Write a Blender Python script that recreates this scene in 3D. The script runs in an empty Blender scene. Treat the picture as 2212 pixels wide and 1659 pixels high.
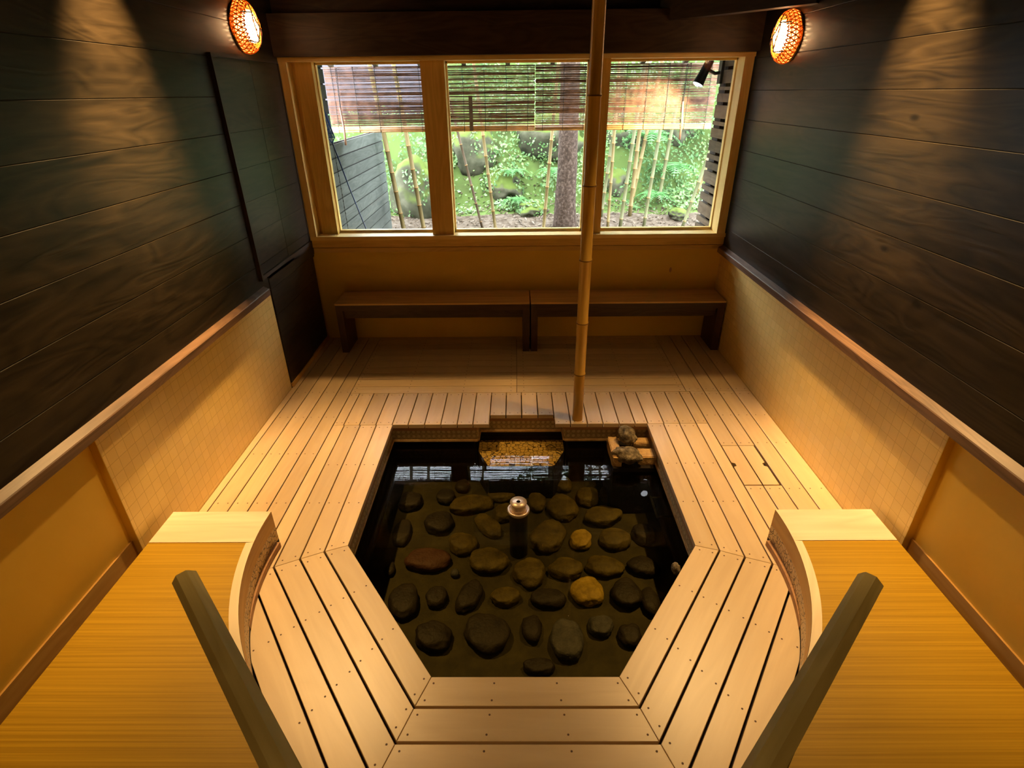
import bpy, math, random
from mathutils import Vector, Matrix, noise
from mathutils.geometry import tessellate_polygon
R = random.Random(7)
sc = bpy.context.scene
COL = sc.collection
PI = math.pi

# ------------------------------------------------------------------ materials
def newmat(name):
    m = bpy.data.materials.new(name); m.use_nodes = True
    nt = m.node_tree; nt.nodes.clear()
    out = nt.nodes.new('ShaderNodeOutputMaterial')
    b = nt.nodes.new('ShaderNodeBsdfPrincipled')
    nt.links.new(b.outputs[0], out.inputs[0])
    return m, nt, b, out
def N(nt, typ, **kw):
    n = nt.nodes.new(typ)
    for k, v in kw.items():
        if k.startswith('_'): setattr(n, k[1:], v)
        else: n.inputs[k.replace('_', ' ')].default_value = v
    return n
def L(nt, a, b): nt.links.new(a, b)
def ramp(nt, fac, stops):
    r = nt.nodes.new('ShaderNodeValToRGB'); e = r.color_ramp.elements
    while len(e) < len(stops): e.new(0.5)
    for i, (p, c) in enumerate(stops):
        e[i].position = p; e[i].color = (c[0], c[1], c[2], 1)
    L(nt, fac, r.inputs[0]); return r.outputs[0]
def mixc(nt, fac, a, b, mode='MIX'):
    m = nt.nodes.new('ShaderNodeMix'); m.data_type = 'RGBA'; m.blend_type = mode
    for s, v in ((0, fac), (6, a), (7, b)):
        if isinstance(v, bpy.types.NodeSocket): L(nt, v, m.inputs[s])
        else: m.inputs[s].default_value = v if s == 0 else (v[0], v[1], v[2], 1)
    return m.outputs[2]
def bump(nt, b, h, strength=0.3, dist=0.002):
    n = nt.nodes.new('ShaderNodeBump'); n.inputs['Strength'].default_value = strength; n.inputs['Distance'].default_value = dist
    L(nt, h, n.inputs['Height']); L(nt, n.outputs[0], b.inputs['Normal'])
def plain(name, c, rough=0.6, metal=0.0, spec=0.5, nz=0.0, scale=20):
    m, nt, b, o = newmat(name)
    b.inputs['Base Color'].default_value = (*c, 1); b.inputs['Roughness'].default_value = rough
    b.inputs['Metallic'].default_value = metal; b.inputs['Specular IOR Level'].default_value = spec
    if nz:
        tc = N(nt, 'ShaderNodeTexCoord'); n = N(nt, 'ShaderNodeTexNoise', Scale=scale, Detail=5.0)
        L(nt, tc.outputs['Object'], n.inputs['Vector'])
        d = tuple(max(0, v * (1 - nz)) for v in c); l = tuple(min(1, v * (1 + nz)) for v in c)
        L(nt, ramp(nt, n.outputs[0], [(0.3, d), (0.7, l)]), b.inputs['Base Color'])
        bump(nt, b, n.outputs[0], 0.3, 0.003)
    return m
def wood(name, c1, c2, rough=0.45, sx=2.0, sy=22.0, var=0.12, spec=0.4, bmp=0.15, knots=0.0, dark=None, vein=0.55):
    """grain runs along U of the UV map (metres)"""
    m, nt, b, o = newmat(name)
    uv = N(nt, 'ShaderNodeUVMap')
    mp = N(nt, 'ShaderNodeMapping'); mp.inputs['Scale'].default_value = (sx, sy, 1)
    L(nt, uv.outputs[0], mp.inputs['Vector'])
    n1 = N(nt, 'ShaderNodeTexNoise', Scale=1.0, Detail=6.0, Roughness=0.6, Distortion=0.6)
    L(nt, mp.outputs[0], n1.inputs['Vector'])
    mp2 = N(nt, 'ShaderNodeMapping'); mp2.inputs['Scale'].default_value = (sx * 0.55, sy * 0.28, 1)
    L(nt, uv.outputs[0], mp2.inputs['Vector'])
    n2 = N(nt, 'ShaderNodeTexNoise', Scale=1.0, Detail=2.0, Distortion=0.8)
    L(nt, mp2.outputs[0], n2.inputs['Vector'])
    mt = N(nt, 'ShaderNodeMath', _operation='MULTIPLY'); L(nt, n2.outputs[0], mt.inputs[0]); mt.inputs[1].default_value = 9.0
    fr = N(nt, 'ShaderNodeMath', _operation='PINGPONG'); L(nt, mt.outputs[0], fr.inputs[0]); fr.inputs[1].default_value = 0.5
    ad = N(nt, 'ShaderNodeMath', _operation='MULTIPLY_ADD'); L(nt, fr.outputs[0], ad.inputs[0]); ad.inputs[1].default_value = vein; L(nt, n1.outputs[0], ad.inputs[2])
    col = ramp(nt, ad.outputs[0], [(0.35, c1), (0.85, c2)])
    at = N(nt, 'ShaderNodeAttribute', _attribute_name='var')
    vv = N(nt, 'ShaderNodeMapRange'); vv.inputs['To Min'].default_value = 1 - var; vv.inputs['To Max'].default_value = 1 + var
    L(nt, at.outputs['Fac'], vv.inputs['Value'])
    hs = N(nt, 'ShaderNodeHueSaturation'); L(nt, vv.outputs[0], hs.inputs['Value']); L(nt, col, hs.inputs['Color'])
    col = hs.outputs[0]
    if knots:
        mk = N(nt, 'ShaderNodeMapping'); mk.inputs['Scale'].default_value = (2.2, 5.0, 1); L(nt, uv.outputs[0], mk.inputs['Vector'])
        vo = N(nt, 'ShaderNodeTexVoronoi', Scale=1.0); L(nt, mk.outputs[0], vo.inputs['Vector'])
        k = ramp(nt, vo.outputs['Distance'], [(0.03, (1, 1, 1)), (0.10, (0, 0, 0))])
        mm = N(nt, 'ShaderNodeMath', _operation='MULTIPLY'); L(nt, k, mm.inputs[0]); mm.inputs[1].default_value = knots
        col = mixc(nt, mm.outputs[0], col, dark or tuple(v * 0.3 for v in c1))
    L(nt, col, b.inputs['Base Color'])
    b.inputs['Roughness'].default_value = rough; b.inputs['Specular IOR Level'].default_value = spec
    if bmp: bump(nt, b, ad.outputs[0], bmp, 0.0015)
    return m

M = {}
M['deck'] = wood('deck_wood', (0.60, 0.43, 0.24), (0.70, 0.53, 0.31), rough=0.38, sx=1.2, sy=14, var=0.10, knots=0.12, dark=(0.42, 0.28, 0.16), spec=0.7, bmp=0.02, vein=0.3)
M['deck_edge'] = wood('deck_edge_wood', (0.30, 0.14, 0.06), (0.42, 0.22, 0.09), rough=0.5)
M['platform'] = wood('platform_wood', (0.36, 0.20, 0.006), (0.60, 0.36, 0.018), rough=0.45, sx=0.6, sy=110, var=0.03, bmp=0.3, vein=0.2, spec=0.3)
M['pale'] = wood('pale_board', (0.74, 0.60, 0.40), (0.88, 0.75, 0.54), rough=0.5, sx=1, sy=16, var=0.04, bmp=0.05)
M['rail'] = wood('handrail_wood', (0.46, 0.36, 0.13), (0.62, 0.50, 0.20), rough=0.6, sx=1.5, sy=20, var=0.05, bmp=0.1, spec=0.2)
M['frame'] = wood('window_wood', (0.62, 0.38, 0.08), (0.78, 0.51, 0.14), rough=0.45, sx=1.5, sy=24, var=0.06, knots=0.5, bmp=0.1)
M['framelight'] = wood('frame_light_wood', (0.82, 0.57, 0.18), (0.93, 0.69, 0.26), rough=0.45, sx=1.5, sy=24, var=0.06, bmp=0.1)
M['dark'] = wood('dark_wall_wood', (0.008, 0.0052, 0.003), (0.042, 0.029, 0.016), rough=0.40, sx=1.6, sy=16, var=0.3, spec=0.32, bmp=0.8, knots=0.9, dark=(0.004, 0.0025, 0.0015), vein=0.4)
M['darkflat'] = wood('dark_beam_wood', (0.022, 0.012, 0.007), (0.055, 0.032, 0.018), rough=0.5, sx=2, sy=20, var=0.2, spec=0.4, bmp=0.3)
M['bench_dark'] = wood('bench_dark_wood', (0.035, 0.014, 0.007), (0.07, 0.032, 0.016), rough=0.45, sx=2, sy=20, var=0.1, spec=0.4, bmp=0.1)
M['bench_top'] = wood('bench_top_wood', (0.55, 0.33, 0.11), (0.72, 0.47, 0.19), rough=0.4, sx=1, sy=24, var=0.05, bmp=0.05)
M['railtrim'] = wood('rail_trim_wood', (0.075, 0.04, 0.022), (0.17, 0.095, 0.055), rough=0.4, sx=2, sy=30, var=0.1, spec=0.5, bmp=0.2)
M['base'] = wood('baseboard_wood', (0.50, 0.27, 0.06), (0.62, 0.36, 0.10), rough=0.5)
M['under'] = plain('underdeck', (0.02, 0.010, 0.006), 0.9)
M['screw'] = plain('screw_head', (0.10, 0.045, 0.02), 0.6)
M['gap'] = plain('dark_gap', (0.012, 0.008, 0.006), 0.9)
M['black'] = plain('black_paint', (0.01, 0.01, 0.012), 0.4)
M['metal'] = plain('bright_metal', (0.8, 0.78, 0.72), 0.22, 1.0)
M['brass'] = plain('nozzle_metal', (0.82, 0.66, 0.50), 0.35, 0.6)
M['mossrock'] = None

def plaster():
    m, nt, b, o = newmat('yellow_plaster')
    tc = N(nt, 'ShaderNodeTexCoord'); n = N(nt, 'ShaderNodeTexNoise', Scale=2.5, Detail=6.0)
    L(nt, tc.outputs['Object'], n.inputs['Vector'])
    L(nt, ramp(nt, n.outputs[0], [(0.3, (0.72, 0.47, 0.06)), (0.7, (0.80, 0.54, 0.085))]), b.inputs['Base Color'])
    n2 = N(nt, 'ShaderNodeTexNoise', Scale=180.0, Detail=3.0); L(nt, tc.outputs['Object'], n2.inputs['Vector'])
    bump(nt, b, n2.outputs[0], 0.15, 0.001)
    b.inputs['Roughness'].default_value = 0.75
    return m
M['plaster'] = plaster()
def tiles():
    m, nt, b, o = newmat('wall_tile')
    uv = N(nt, 'ShaderNodeUVMap')
    br = N(nt, 'ShaderNodeTexBrick', _offset=0.0, _squash=1.0)
    br.inputs['Scale'].default_value = 1.0
    br.inputs['Brick Width'].default_value = 0.06; br.inputs['Row Height'].default_value = 0.06
    br.inputs['Mortar Size'].default_value = 0.0016; br.inputs['Mortar Smooth'].default_value = 0.4
    br.inputs['Color1'].default_value = (0.80, 0.57, 0.20, 1); br.inputs['Color2'].default_value = (0.75, 0.53, 0.18, 1)
    br.inputs['Mortar'].default_value = (0.58, 0.37, 0.09, 1)
    L(nt, uv.outputs[0], br.inputs['Vector']); L(nt, br.outputs['Color'], b.inputs['Base Color'])
    # tiny tilt of each tile
    wn = N(nt, 'ShaderNodeTexWhiteNoise', _noise_dimensions='2D')
    sn = N(nt, 'ShaderNodeVectorMath', _operation='SNAP'); sn.inputs[1].default_value = (0.06, 0.06, 0.06)
    L(nt, uv.outputs[0], sn.inputs[0]); L(nt, sn.outputs[0], wn.inputs['Vector'])
    geo = N(nt, 'ShaderNodeNewGeometry')
    sub = N(nt, 'ShaderNodeVectorMath', _operation='SUBTRACT'); L(nt, wn.outputs['Color'], sub.inputs[0]); sub.inputs[1].default_value = (0.5, 0.5, 0.5)
    scl = N(nt, 'ShaderNodeVectorMath', _operation='SCALE'); L(nt, sub.outputs[0], scl.inputs[0]); scl.inputs['Scale'].default_value = 0.05
    add = N(nt, 'ShaderNodeVectorMath', _operation='ADD'); L(nt, geo.outputs['Normal'], add.inputs[0]); L(nt, scl.outputs[0], add.inputs[1])
    nor = N(nt, 'ShaderNodeVectorMath', _operation='NORMALIZE'); L(nt, add.outputs[0], nor.inputs[0])
    bp = N(nt, 'ShaderNodeBump', Strength=0.5, Distance=0.002); bp.invert = True
    L(nt, br.outputs['Fac'], bp.inputs['Height']); L(nt, nor.outputs[0], bp.inputs['Normal']); L(nt, bp.outputs[0], b.inputs['Normal'])
    b.inputs['Roughness'].default_value = 0.28
    return m
M['tile'] = tiles()
def crackle(name, base, line, sc_=40, rnd=1.0, w=0.06):
    m, nt, b, o = newmat(name)
    uv = N(nt, 'ShaderNodeUVMap')
    v = N(nt, 'ShaderNodeTexVoronoi', Scale=sc_, _feature='DISTANCE_TO_EDGE'); v.inputs['Randomness'].default_value = rnd
    L(nt, uv.outputs[0], v.inputs['Vector'])
    L(nt, ramp(nt, v.outputs['Distance'], [(w * 0.6, line), (w * 1.4, base)]), b.inputs['Base Color'])
    b.inputs['Roughness'].default_value = 0.4
    bump(nt, b, v.outputs['Distance'], 0.2, 0.002)
    return m
M['crackle'] = crackle('crackled_band', (0.66, 0.46, 0.20), (0.12, 0.07, 0.02), 42, 1.0, 0.05)
M['steptile'] = crackle('cracked_step_tile', (0.85, 0.60, 0.20), (0.05, 0.03, 0.01), 30, 0.7, 0.045)
def bandmat():
    m, nt, b, o = newmat('patterned_tile_band')
    uv = N(nt, 'ShaderNodeUVMap')
    v = N(nt, 'ShaderNodeTexVoronoi', Scale=28.0); v.inputs['Randomness'].default_value = 0.0
    L(nt, uv.outputs[0], v.inputs['Vector'])
    c = ramp(nt, v.outputs['Distance'], [(0.0, (0.72, 0.56, 0.28)), (0.30, (0.74, 0.58, 0.30)), (0.36, (0.22, 0.15, 0.06)), (0.5, (0.42, 0.30, 0.13))])
    n = N(nt, 'ShaderNodeTexNoise', Scale=60.0, Detail=4.0); L(nt, uv.outputs[0], n.inputs['Vector'])
    L(nt, mixc(nt, 0.5, c, ramp(nt, n.outputs[0], [(0.3, (0.18, 0.13, 0.05)), (0.7, (0.48, 0.36, 0.18))])), b.inputs['Base Color'])
    b.inputs['Roughness'].default_value = 0.5
    return m
M['band'] = bandmat()
def rockmat(name, cols, scale=9, rough=0.7, moss=None, spec=0.15):
    m, nt, b, o = newmat(name); b.inputs['Specular IOR Level'].default_value = spec
    tc = N(nt, 'ShaderNodeTexCoord'); n = N(nt, 'ShaderNodeTexNoise', Scale=scale, Detail=8.0, Roughness=0.65)
    L(nt, tc.outputs['Object'], n.inputs['Vector'])
    c = ramp(nt, n.outputs[0], [(0.3 + 0.4 * i / (len(cols) - 1), k) for i, k in enumerate(cols)])
    if moss:
        g = N(nt, 'ShaderNodeNewGeometry'); s = N(nt, 'ShaderNodeSeparateXYZ'); L(nt, g.outputs['Normal'], s.inputs[0])
        n3 = N(nt, 'ShaderNodeTexNoise', Scale=2.2, Detail=5.0); L(nt, tc.outputs['Object'], n3.inputs['Vector'])
        a = N(nt, 'ShaderNodeMath', _operation='ADD'); L(nt, s.outputs[2], a.inputs[0]); L(nt, n3.outputs[0], a.inputs[1])
        c = mixc(nt, ramp(nt, a.outputs[0], [(0.72, (0, 0, 0)), (0.95, (1, 1, 1))]), c, moss)
    L(nt, c, b.inputs['Base Color']); b.inputs['Roughness'].default_value = rough
    n2 = N(nt, 'ShaderNodeTexNoise', Scale=scale * 5, Detail=6.0); L(nt, tc.outputs['Object'], n2.inputs['Vector'])
    bump(nt, b, n2.outputs[0], 0.5, 0.01)
    return m
M['stone'] = rockmat('pool_stone', [(0.040, 0.030, 0.005), (0.075, 0.056, 0.009), (0.120, 0.092, 0.016)], 12, 0.55)
M['stone_y'] = rockmat('yellow_pool_stone', [(0.14, 0.09, 0.008), (0.28, 0.19, 0.018), (0.40, 0.28, 0.04)], 16, 0.55)
M['stone_r'] = rockmat('reddish_pool_stone', [(0.042, 0.018, 0.010), (0.073, 0.034, 0.018), (0.088, 0.047, 0.026)], 14, 0.55)
M['stone_d'] = rockmat('dark_pool_stone', [(0.012, 0.009, 0.006), (0.024, 0.019, 0.010), (0.031, 0.024, 0.014)], 10, 0.55)
M['stone_g'] = rockmat('grey_pool_stone', [(0.031, 0.031, 0.026), (0.057, 0.055, 0.044), (0.084, 0.081, 0.066)], 20, 0.55)
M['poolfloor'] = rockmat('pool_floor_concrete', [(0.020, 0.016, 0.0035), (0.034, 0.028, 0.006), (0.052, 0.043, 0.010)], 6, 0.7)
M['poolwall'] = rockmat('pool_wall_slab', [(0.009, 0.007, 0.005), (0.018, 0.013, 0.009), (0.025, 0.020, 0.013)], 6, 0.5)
M['rock'] = rockmat('spout_rock', [(0.035, 0.028, 0.018), (0.16, 0.125, 0.075), (0.42, 0.34, 0.22)], 26, 0.6)
M['block'] = rockmat('glazed_block', [(0.36, 0.22, 0.09), (0.55, 0.35, 0.14), (0.66, 0.45, 0.20)], 18, 0.35)

def bamboo_mat(name, a, b_, streak=None, rough=0.35):
    m, nt, b, o = newmat(name)
    tc = N(nt, 'ShaderNodeTexCoord'); mp = N(nt, 'ShaderNodeMapping'); mp.inputs['Scale'].default_value = (40, 40, 1.5)
    L(nt, tc.outputs['Object'], mp.inputs[0])
    n = N(nt, 'ShaderNodeTexNoise', Scale=1.0, Detail=4.0); L(nt, mp.outputs[0], n.inputs['Vector'])
    L(nt, ramp(nt, n.outputs[0], [(0.3, a), (0.7, b_)]), b.inputs['Base Color']); b.inputs['Roughness'].default_value = rough; b.inputs['Specular IOR Level'].default_value = .5 if rough < .35 else .15
    return m
M['bam_room'] = bamboo_mat('varnished_bamboo', (0.60, 0.36, 0.055), (0.78, 0.50, 0.11), rough=0.3)
M['bam_node'] = plain('bamboo_node', (0.20, 0.10, 0.02), 0.5)
M['bam_y'] = bamboo_mat('yellow_culm', (0.076, 0.058, 0.022), (0.107, 0.082, 0.033), rough=0.5)
M['bam_g'] = bamboo_mat('green_culm', (0.049, 0.056, 0.025), (0.076, 0.076, 0.036), rough=0.5)
M['bam_b'] = bamboo_mat('brown_culm', (0.038, 0.027, 0.015), (0.058, 0.042, 0.025), rough=0.5)
M['reed'] = plain('reed', (0.17, 0.085, 0.055), 0.55, nz=0.5, scale=14)
M['reedrod'] = plain('reed_rod', (0.50, 0.27, 0.10), 0.4, nz=0.3, scale=10)
M['string'] = plain('blind_string', (0.02, 0.02, 0.02), 0.8)
M['stick'] = plain('wooden_toggle', (0.28, 0.15, 0.10), 0.6)
M['tagm'] = plain('tag_wood', (0.094, 0.056, 0.038), 0.6)
M['blue'] = plain('blue_net', (0.01, 0.06, 0.26), 0.5)
M['bluepole'] = plain('blue_pole', (0.001, 0.014, 0.078), 0.3)
M['siding'] = wood('grey_green_siding', (0.032, 0.038, 0.034), (0.060, 0.068, 0.060), rough=0.7, sx=2, sy=18, var=0.15, bmp=0.3, spec=0.15)
M['slat'] = wood('weathered_slat', (0.059, 0.042, 0.027), (0.110, 0.085, 0.059), rough=0.6, sx=2, sy=20, var=0.2, bmp=0.3, spec=0.15)
M['pale_wall'] = plain('pale_neighbour_wall', (0.055, 0.052, 0.062), 0.9, spec=0.1, nz=0.15, scale=2)  # colour of the added panel that stands in for pale sky
M['bark'] = rockmat('tree_bark', [(0.008, 0.005, 0.003), (0.030, 0.019, 0.013), (0.075, 0.056, 0.042)], 30, 0.9)
M['boulder'] = rockmat('mossy_boulder', [(0.013, 0.014, 0.007), (0.037, 0.039, 0.022), (0.075, 0.073, 0.048)], 3.5, 0.85, moss=(0.044, 0.065, 0.010))
M['hill'] = rockmat('hillside_soil', [(0.007, 0.009, 0.005), (0.021, 0.027, 0.007), (0.041, 0.054, 0.017)], 1.6, 0.9, moss=(0.038, 0.061, 0.013))
M['litter'] = rockmat('leaf_litter_ground', [(0.022, 0.015, 0.009), (0.046, 0.035, 0.024), (0.074, 0.062, 0.049)], 12, 0.9)
def leafmat(name, cols):
    m, nt, b, o = newmat(name)
    at = N(nt, 'ShaderNodeAttribute', _attribute_name='var')
    L(nt, ramp(nt, at.outputs['Fac'], [(i / (len(cols) - 1), c) for i, c in enumerate(cols)]), b.inputs['Base Color'])
    b.inputs['Roughness'].default_value = 0.5; b.inputs['Specular IOR Level'].default_value = 0.25
    tr = N(nt, 'ShaderNodeBsdfTranslucent'); L(nt, b.inputs['Base Color'].links[0].from_socket, tr.inputs[0])
    mx = N(nt, 'ShaderNodeMixShader'); mx.inputs[0].default_value = 0.3
    L(nt, b.outputs[0], mx.inputs[1]); L(nt, tr.outputs[0], mx.inputs[2]); L(nt, mx.outputs[0], o.inputs[0])
    return m
M['leaf'] = leafmat('ivy_leaf', [(0.030, 0.072, 0.015), (0.054, 0.127, 0.039), (0.103, 0.176, 0.049), (0.120, 0.200, 0.103)])
M['fern'] = leafmat('fern_leaf', [(0.029, 0.099, 0.019), (0.047, 0.151, 0.040), (0.082, 0.192, 0.064)])
M['canopy'] = leafmat('canopy_leaf', [(0.014, 0.036, 0.007), (0.036, 0.076, 0.015), (0.076, 0.116, 0.027)])
M['dry'] = leafmat('dry_leaf', [(0.054, 0.036, 0.022), (0.098, 0.075, 0.050), (0.129, 0.107, 0.082)])

def water():
    m, nt, b, o = newmat('pool_water'); nt.nodes.remove(b)
    t = N(nt, 'ShaderNodeBsdfTransparent'); t.inputs[0].default_value = (0.88, 0.85, 0.66, 1)
    g = N(nt, 'ShaderNodeBsdfGlossy'); g.inputs['Roughness'].default_value = 0.0
    tc = N(nt, 'ShaderNodeTexCoord'); n = N(nt, 'ShaderNodeTexNoise', Scale=5.0, Detail=1.5); L(nt, tc.outputs['Object'], n.inputs['Vector'])
    bp = N(nt, 'ShaderNodeBump', Strength=0.012, Distance=0.01); L(nt, n.outputs[0], bp.inputs['Height']); L(nt, bp.outputs[0], g.inputs['Normal'])
    f = N(nt, 'ShaderNodeFresnel'); f.inputs[0].default_value = 1.33
    mx = N(nt, 'ShaderNodeMixShader'); L(nt, f.outputs[0], mx.inputs[0]); L(nt, t.outputs[0], mx.inputs[1]); L(nt, g.outputs[0], mx.inputs[2])
    L(nt, mx.outputs[0], o.inputs[0]); return m
M['water'] = water()
def glass():
    m, nt, b, o = newmat('window_glass'); nt.nodes.remove(b)
    t = N(nt, 'ShaderNodeBsdfTransparent'); t.inputs[0].default_value = (0.96, 0.98, 0.97, 1)
    g = N(nt, 'ShaderNodeBsdfGlossy'); g.inputs['Roughness'].default_value = 0.0
    f = N(nt, 'ShaderNodeFresnel'); f.inputs[0].default_value = 1.45
    mx = N(nt, 'ShaderNodeMixShader'); L(nt, f.outputs[0], mx.inputs[0]); L(nt, t.outputs[0], mx.inputs[1]); L(nt, g.outputs[0], mx.inputs[2])
    L(nt, mx.outputs[0], o.inputs[0]); return m
M['glass'] = glass()
def emit(name, c, s):
    m, nt, b, o = newmat(name)
    b.inputs['Base Color'].default_value = (0.8, 0.75, 0.65, 1)
    b.inputs['Emission Color'].default_value = (*c, 1); b.inputs['Emission Strength'].default_value = s
    return m
M['paper'] = emit('lit_lamp_paper', (1.0, 0.62, 0.29), 32.0)
M['lens'] = emit('lit_spot_lens', (0.9, 0.92, 1.0), 9.0)
def weave():
    m, nt, b, o = newmat('lamp_weave')
    b.inputs['Base Color'].default_value = (0.80, 0.34, 0.03, 1); b.inputs['Roughness'].default_value = 0.5
    tr = N(nt, 'ShaderNodeBsdfTranslucent'); tr.inputs[0].default_value = (0.95, 0.47, 0.045, 1)
    mx = N(nt, 'ShaderNodeMixShader'); mx.inputs[0].default_value = 0.30
    L(nt, b.outputs[0], mx.inputs[1]); L(nt, tr.outputs[0], mx.inputs[2]); L(nt, mx.outputs[0], o.inputs[0]); return m
M['weave'] = weave()
M['twig'] = plain('dark_twig', (0.06, 0.025, 0.015), 0.7)
M['lampback'] = plain('lamp_back_plate', (0.30, 0.18, 0.08), 0.5)

# ------------------------------------------------------------------ mesh builder
class MB:
    def __init__(s): s.v = []; s.f = []; s.uv = []; s.mi = []; s.var = []; s.sm = []
    def face(s, pts, uvs=None, mi=0, var=None, sm=False):
        b = len(s.v); s.v += [tuple(p) for p in pts]; s.f.append(list(range(b, b + len(pts))))
        s.uv += uvs if uvs else [(p[0], p[1]) for p in pts]
        s.mi.append(mi); s.var.append(R.random() if var is None else var); s.sm.append(sm)
    def box(s, a, b, grain='x', mi=0, var=None, rot=None, org=None, ch=0.0):
        """axis-aligned box a..b ; grain axis gives U"""
        var = R.random() if var is None else var
        o = (R.uniform(0, 30), R.uniform(0, 30))
        x0, y0, z0 = a; x1, y1, z1 = b
        if x0 > x1: x0, x1 = x1, x0
        if y0 > y1: y0, y1 = y1, y0
        if z0 > z1: z0, z1 = z1, z0
        P = [(x0, y0, z0), (x1, y0, z0), (x1, y1, z0), (x0, y1, z0), (x0, y0, z1), (x1, y0, z1), (x1, y1, z1), (x0, y1, z1)]
        gi = 'xyz'.index(grain)
        for q in ((3, 2, 1, 0), (4, 5, 6, 7), (0, 1, 5, 4), (1, 2, 6, 5), (2, 3, 7, 6), (3, 0, 4, 7)):
            pts = [P[i] for i in q]
            rng = [max(p[k] for p in pts) - min(p[k] for p in pts) for k in range(3)]
            oth = [k for k in range(3) if k != gi and rng[k] > 1e-9]
            vi = oth[0] if oth else gi
            if len(oth) == 2: uvs = [(p[oth[0]] + o[0], p[oth[1]] + o[1]) for p in pts]
            else: uvs = [(p[gi] + o[0], p[vi] + o[1]) for p in pts]
            if rot: pts = [tuple(rot @ (Vector(p) - org) + org) for p in pts]
            s.face(pts, uvs, mi, var)
    def prism(s, poly, z0, z1, gdir=(1, 0), mi=0, c=0.0015, mside=None):
        """vertical prism over a CCW polygon, chamfered top edge"""
        var = R.random(); o = (R.uniform(0, 30), R.uniform(0, 30)); mside = mi if mside is None else mside
        g = Vector(gdir).normalized(); h = Vector((-g.y, g.x))
        uv = lambda p: (p[0] * g.x + p[1] * g.y + o[0], p[0] * h.x + p[1] * h.y + o[1])
        top = offset(poly, [c] * len(poly)) if c else poly
        tri = tessellate_polygon([[Vector((p[0], p[1], 0)) for p in top]])
        if len(poly) <= 4:
            s.face([(p[0], p[1], z1) for p in top], [uv(p) for p in top], mi, var)
        else:
            for t in tri:
                q = [top[i] for i in t]
                ar = (q[1][0] - q[0][0]) * (q[2][1] - q[0][1]) - (q[1][1] - q[0][1]) * (q[2][0] - q[0][0])
                if ar < 0: q = q[::-1]
                s.face([(p[0], p[1], z1) for p in q], [uv(p) for p in q], mi, var)
        n = len(poly)
        for i in range(n):
            a, b = poly[i], poly[(i + 1) % n]; ta, tb = top[i], top[(i + 1) % n]
            l = math.hypot(b[0] - a[0], b[1] - a[1])
            if c: s.face([(a[0], a[1], z1 - c), (b[0], b[1], z1 - c), (tb[0], tb[1], z1), (ta[0], ta[1], z1)], [uv(a), uv(b), uv(tb), uv(ta)], mi, var)
            s.face([(a[0], a[1], z0), (b[0], b[1], z0), (b[0], b[1], z1 - c), (a[0], a[1], z1 - c)],
                   [(o[0], o[1]), (o[0] + l, o[1]), (o[0] + l, o[1] + z1 - z0), (o[0], o[1] + z1 - z0)], mside, var)
    def tube(s, pts, rad, n=8, mi=0, caps=True, sm=True, var=None):
        pts = [Vector(p) for p in pts]; rads = rad if isinstance(rad, (list, tuple)) else [rad] * len(pts)
        var = R.random() if var is None else var
        base = len(s.v); prev = None
        rings = []
        for i, p in enumerate(pts):
            d = (pts[min(i + 1, len(pts) - 1)] - pts[max(i - 1, 0)])
            d = d.normalized() if d.length > 1e-9 else Vector((0, 0, 1))
            if prev is None:
                a = Vector((0, 0, 1)) if abs(d.z) < 0.9 else Vector((1, 0, 0)); u = d.cross(a).normalized()
            else: u = (prev - d * prev.dot(d)).normalized()
            prev = u; w = d.cross(u)
            rings.append([p + (u * math.cos(2 * PI * k / n) + w * math.sin(2 * PI * k / n)) * rads[i] for k in range(n)])
        for r in rings: s.v += [tuple(q) for q in r]
        acc = 0
        for i in range(len(rings) - 1):
            l = (pts[i + 1] - pts[i]).length
            for k in range(n):
                k2 = (k + 1) % n
                s.f.append([base + i * n + k, base + i * n + k2, base + (i + 1) * n + k2, base + (i + 1) * n + k])
                c = 2 * PI * rads[i] / n
                s.uvl_add([(acc, k * c), (acc, (k + 1) * c), (acc + l, (k + 1) * c), (acc + l, k * c)])
                s.mi.append(mi); s.var.append(var); s.sm.append(sm)
            acc += l
        if caps:
            for idx, rr in ((0, True), (len(rings) - 1, False)):
                q = [base + idx * n + k for k in range(n)]
                if rr: q = q[::-1]
                s.f.append(q); s.uvl_add([(0, 0)] * n); s.mi.append(mi); s.var.append(var); s.sm.append(False)
    def uvl_add(s, l):
        s._fix(); s.uv += l
    def _fix(s): pass
    def lathe(s, prof, c, n=32, mi=0, sm=True, axis=None):
        """profile [(r,z)] round the vertical through c, or any axis matrix"""
        base = len(s.v); A = axis or Matrix.Identity(3); c = Vector(c)
        for r, z in prof:
            for k in range(n):
                a = 2 * PI * k / n; s.v.append(tuple(c + A @ Vector((r * math.cos(a), r * math.sin(a), z))))
        for i in range(len(prof) - 1):
            for k in range(n):
                k2 = (k + 1) % n
                s.f.append([base + i * n + k, base + i * n + k2, base + (i + 1) * n + k2, base + (i + 1) * n + k])
                s.uv += [(k / n, prof[i][1]), ((k + 1) / n, prof[i][1]), ((k + 1) / n, prof[i + 1][1]), (k / n, prof[i + 1][1])]
                s.mi.append(mi); s.var.append(0.5); s.sm.append(sm)
    def build(s, name, mats, parent=None, loc=None):
        me = bpy.data.meshes.new(name); me.from_pydata(s.v, [], s.f)
        if not isinstance(mats, (list, tuple)): mats = [mats]
        for m in mats: me.materials.append(M[m] if isinstance(m, str) else m)
        ul = me.uv_layers.new(name='UVMap')
        flat = []
        for q in s.uv: flat += [float(q[0]), float(q[1])]
        ul.data.foreach_set('uv', flat)
        me.polygons.foreach_set('material_index', s.mi); me.polygons.foreach_set('use_smooth', s.sm)
        at = me.attributes.new('var', 'FLOAT', 'FACE'); at.data.foreach_set('value', s.var)
        me.update()
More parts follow.
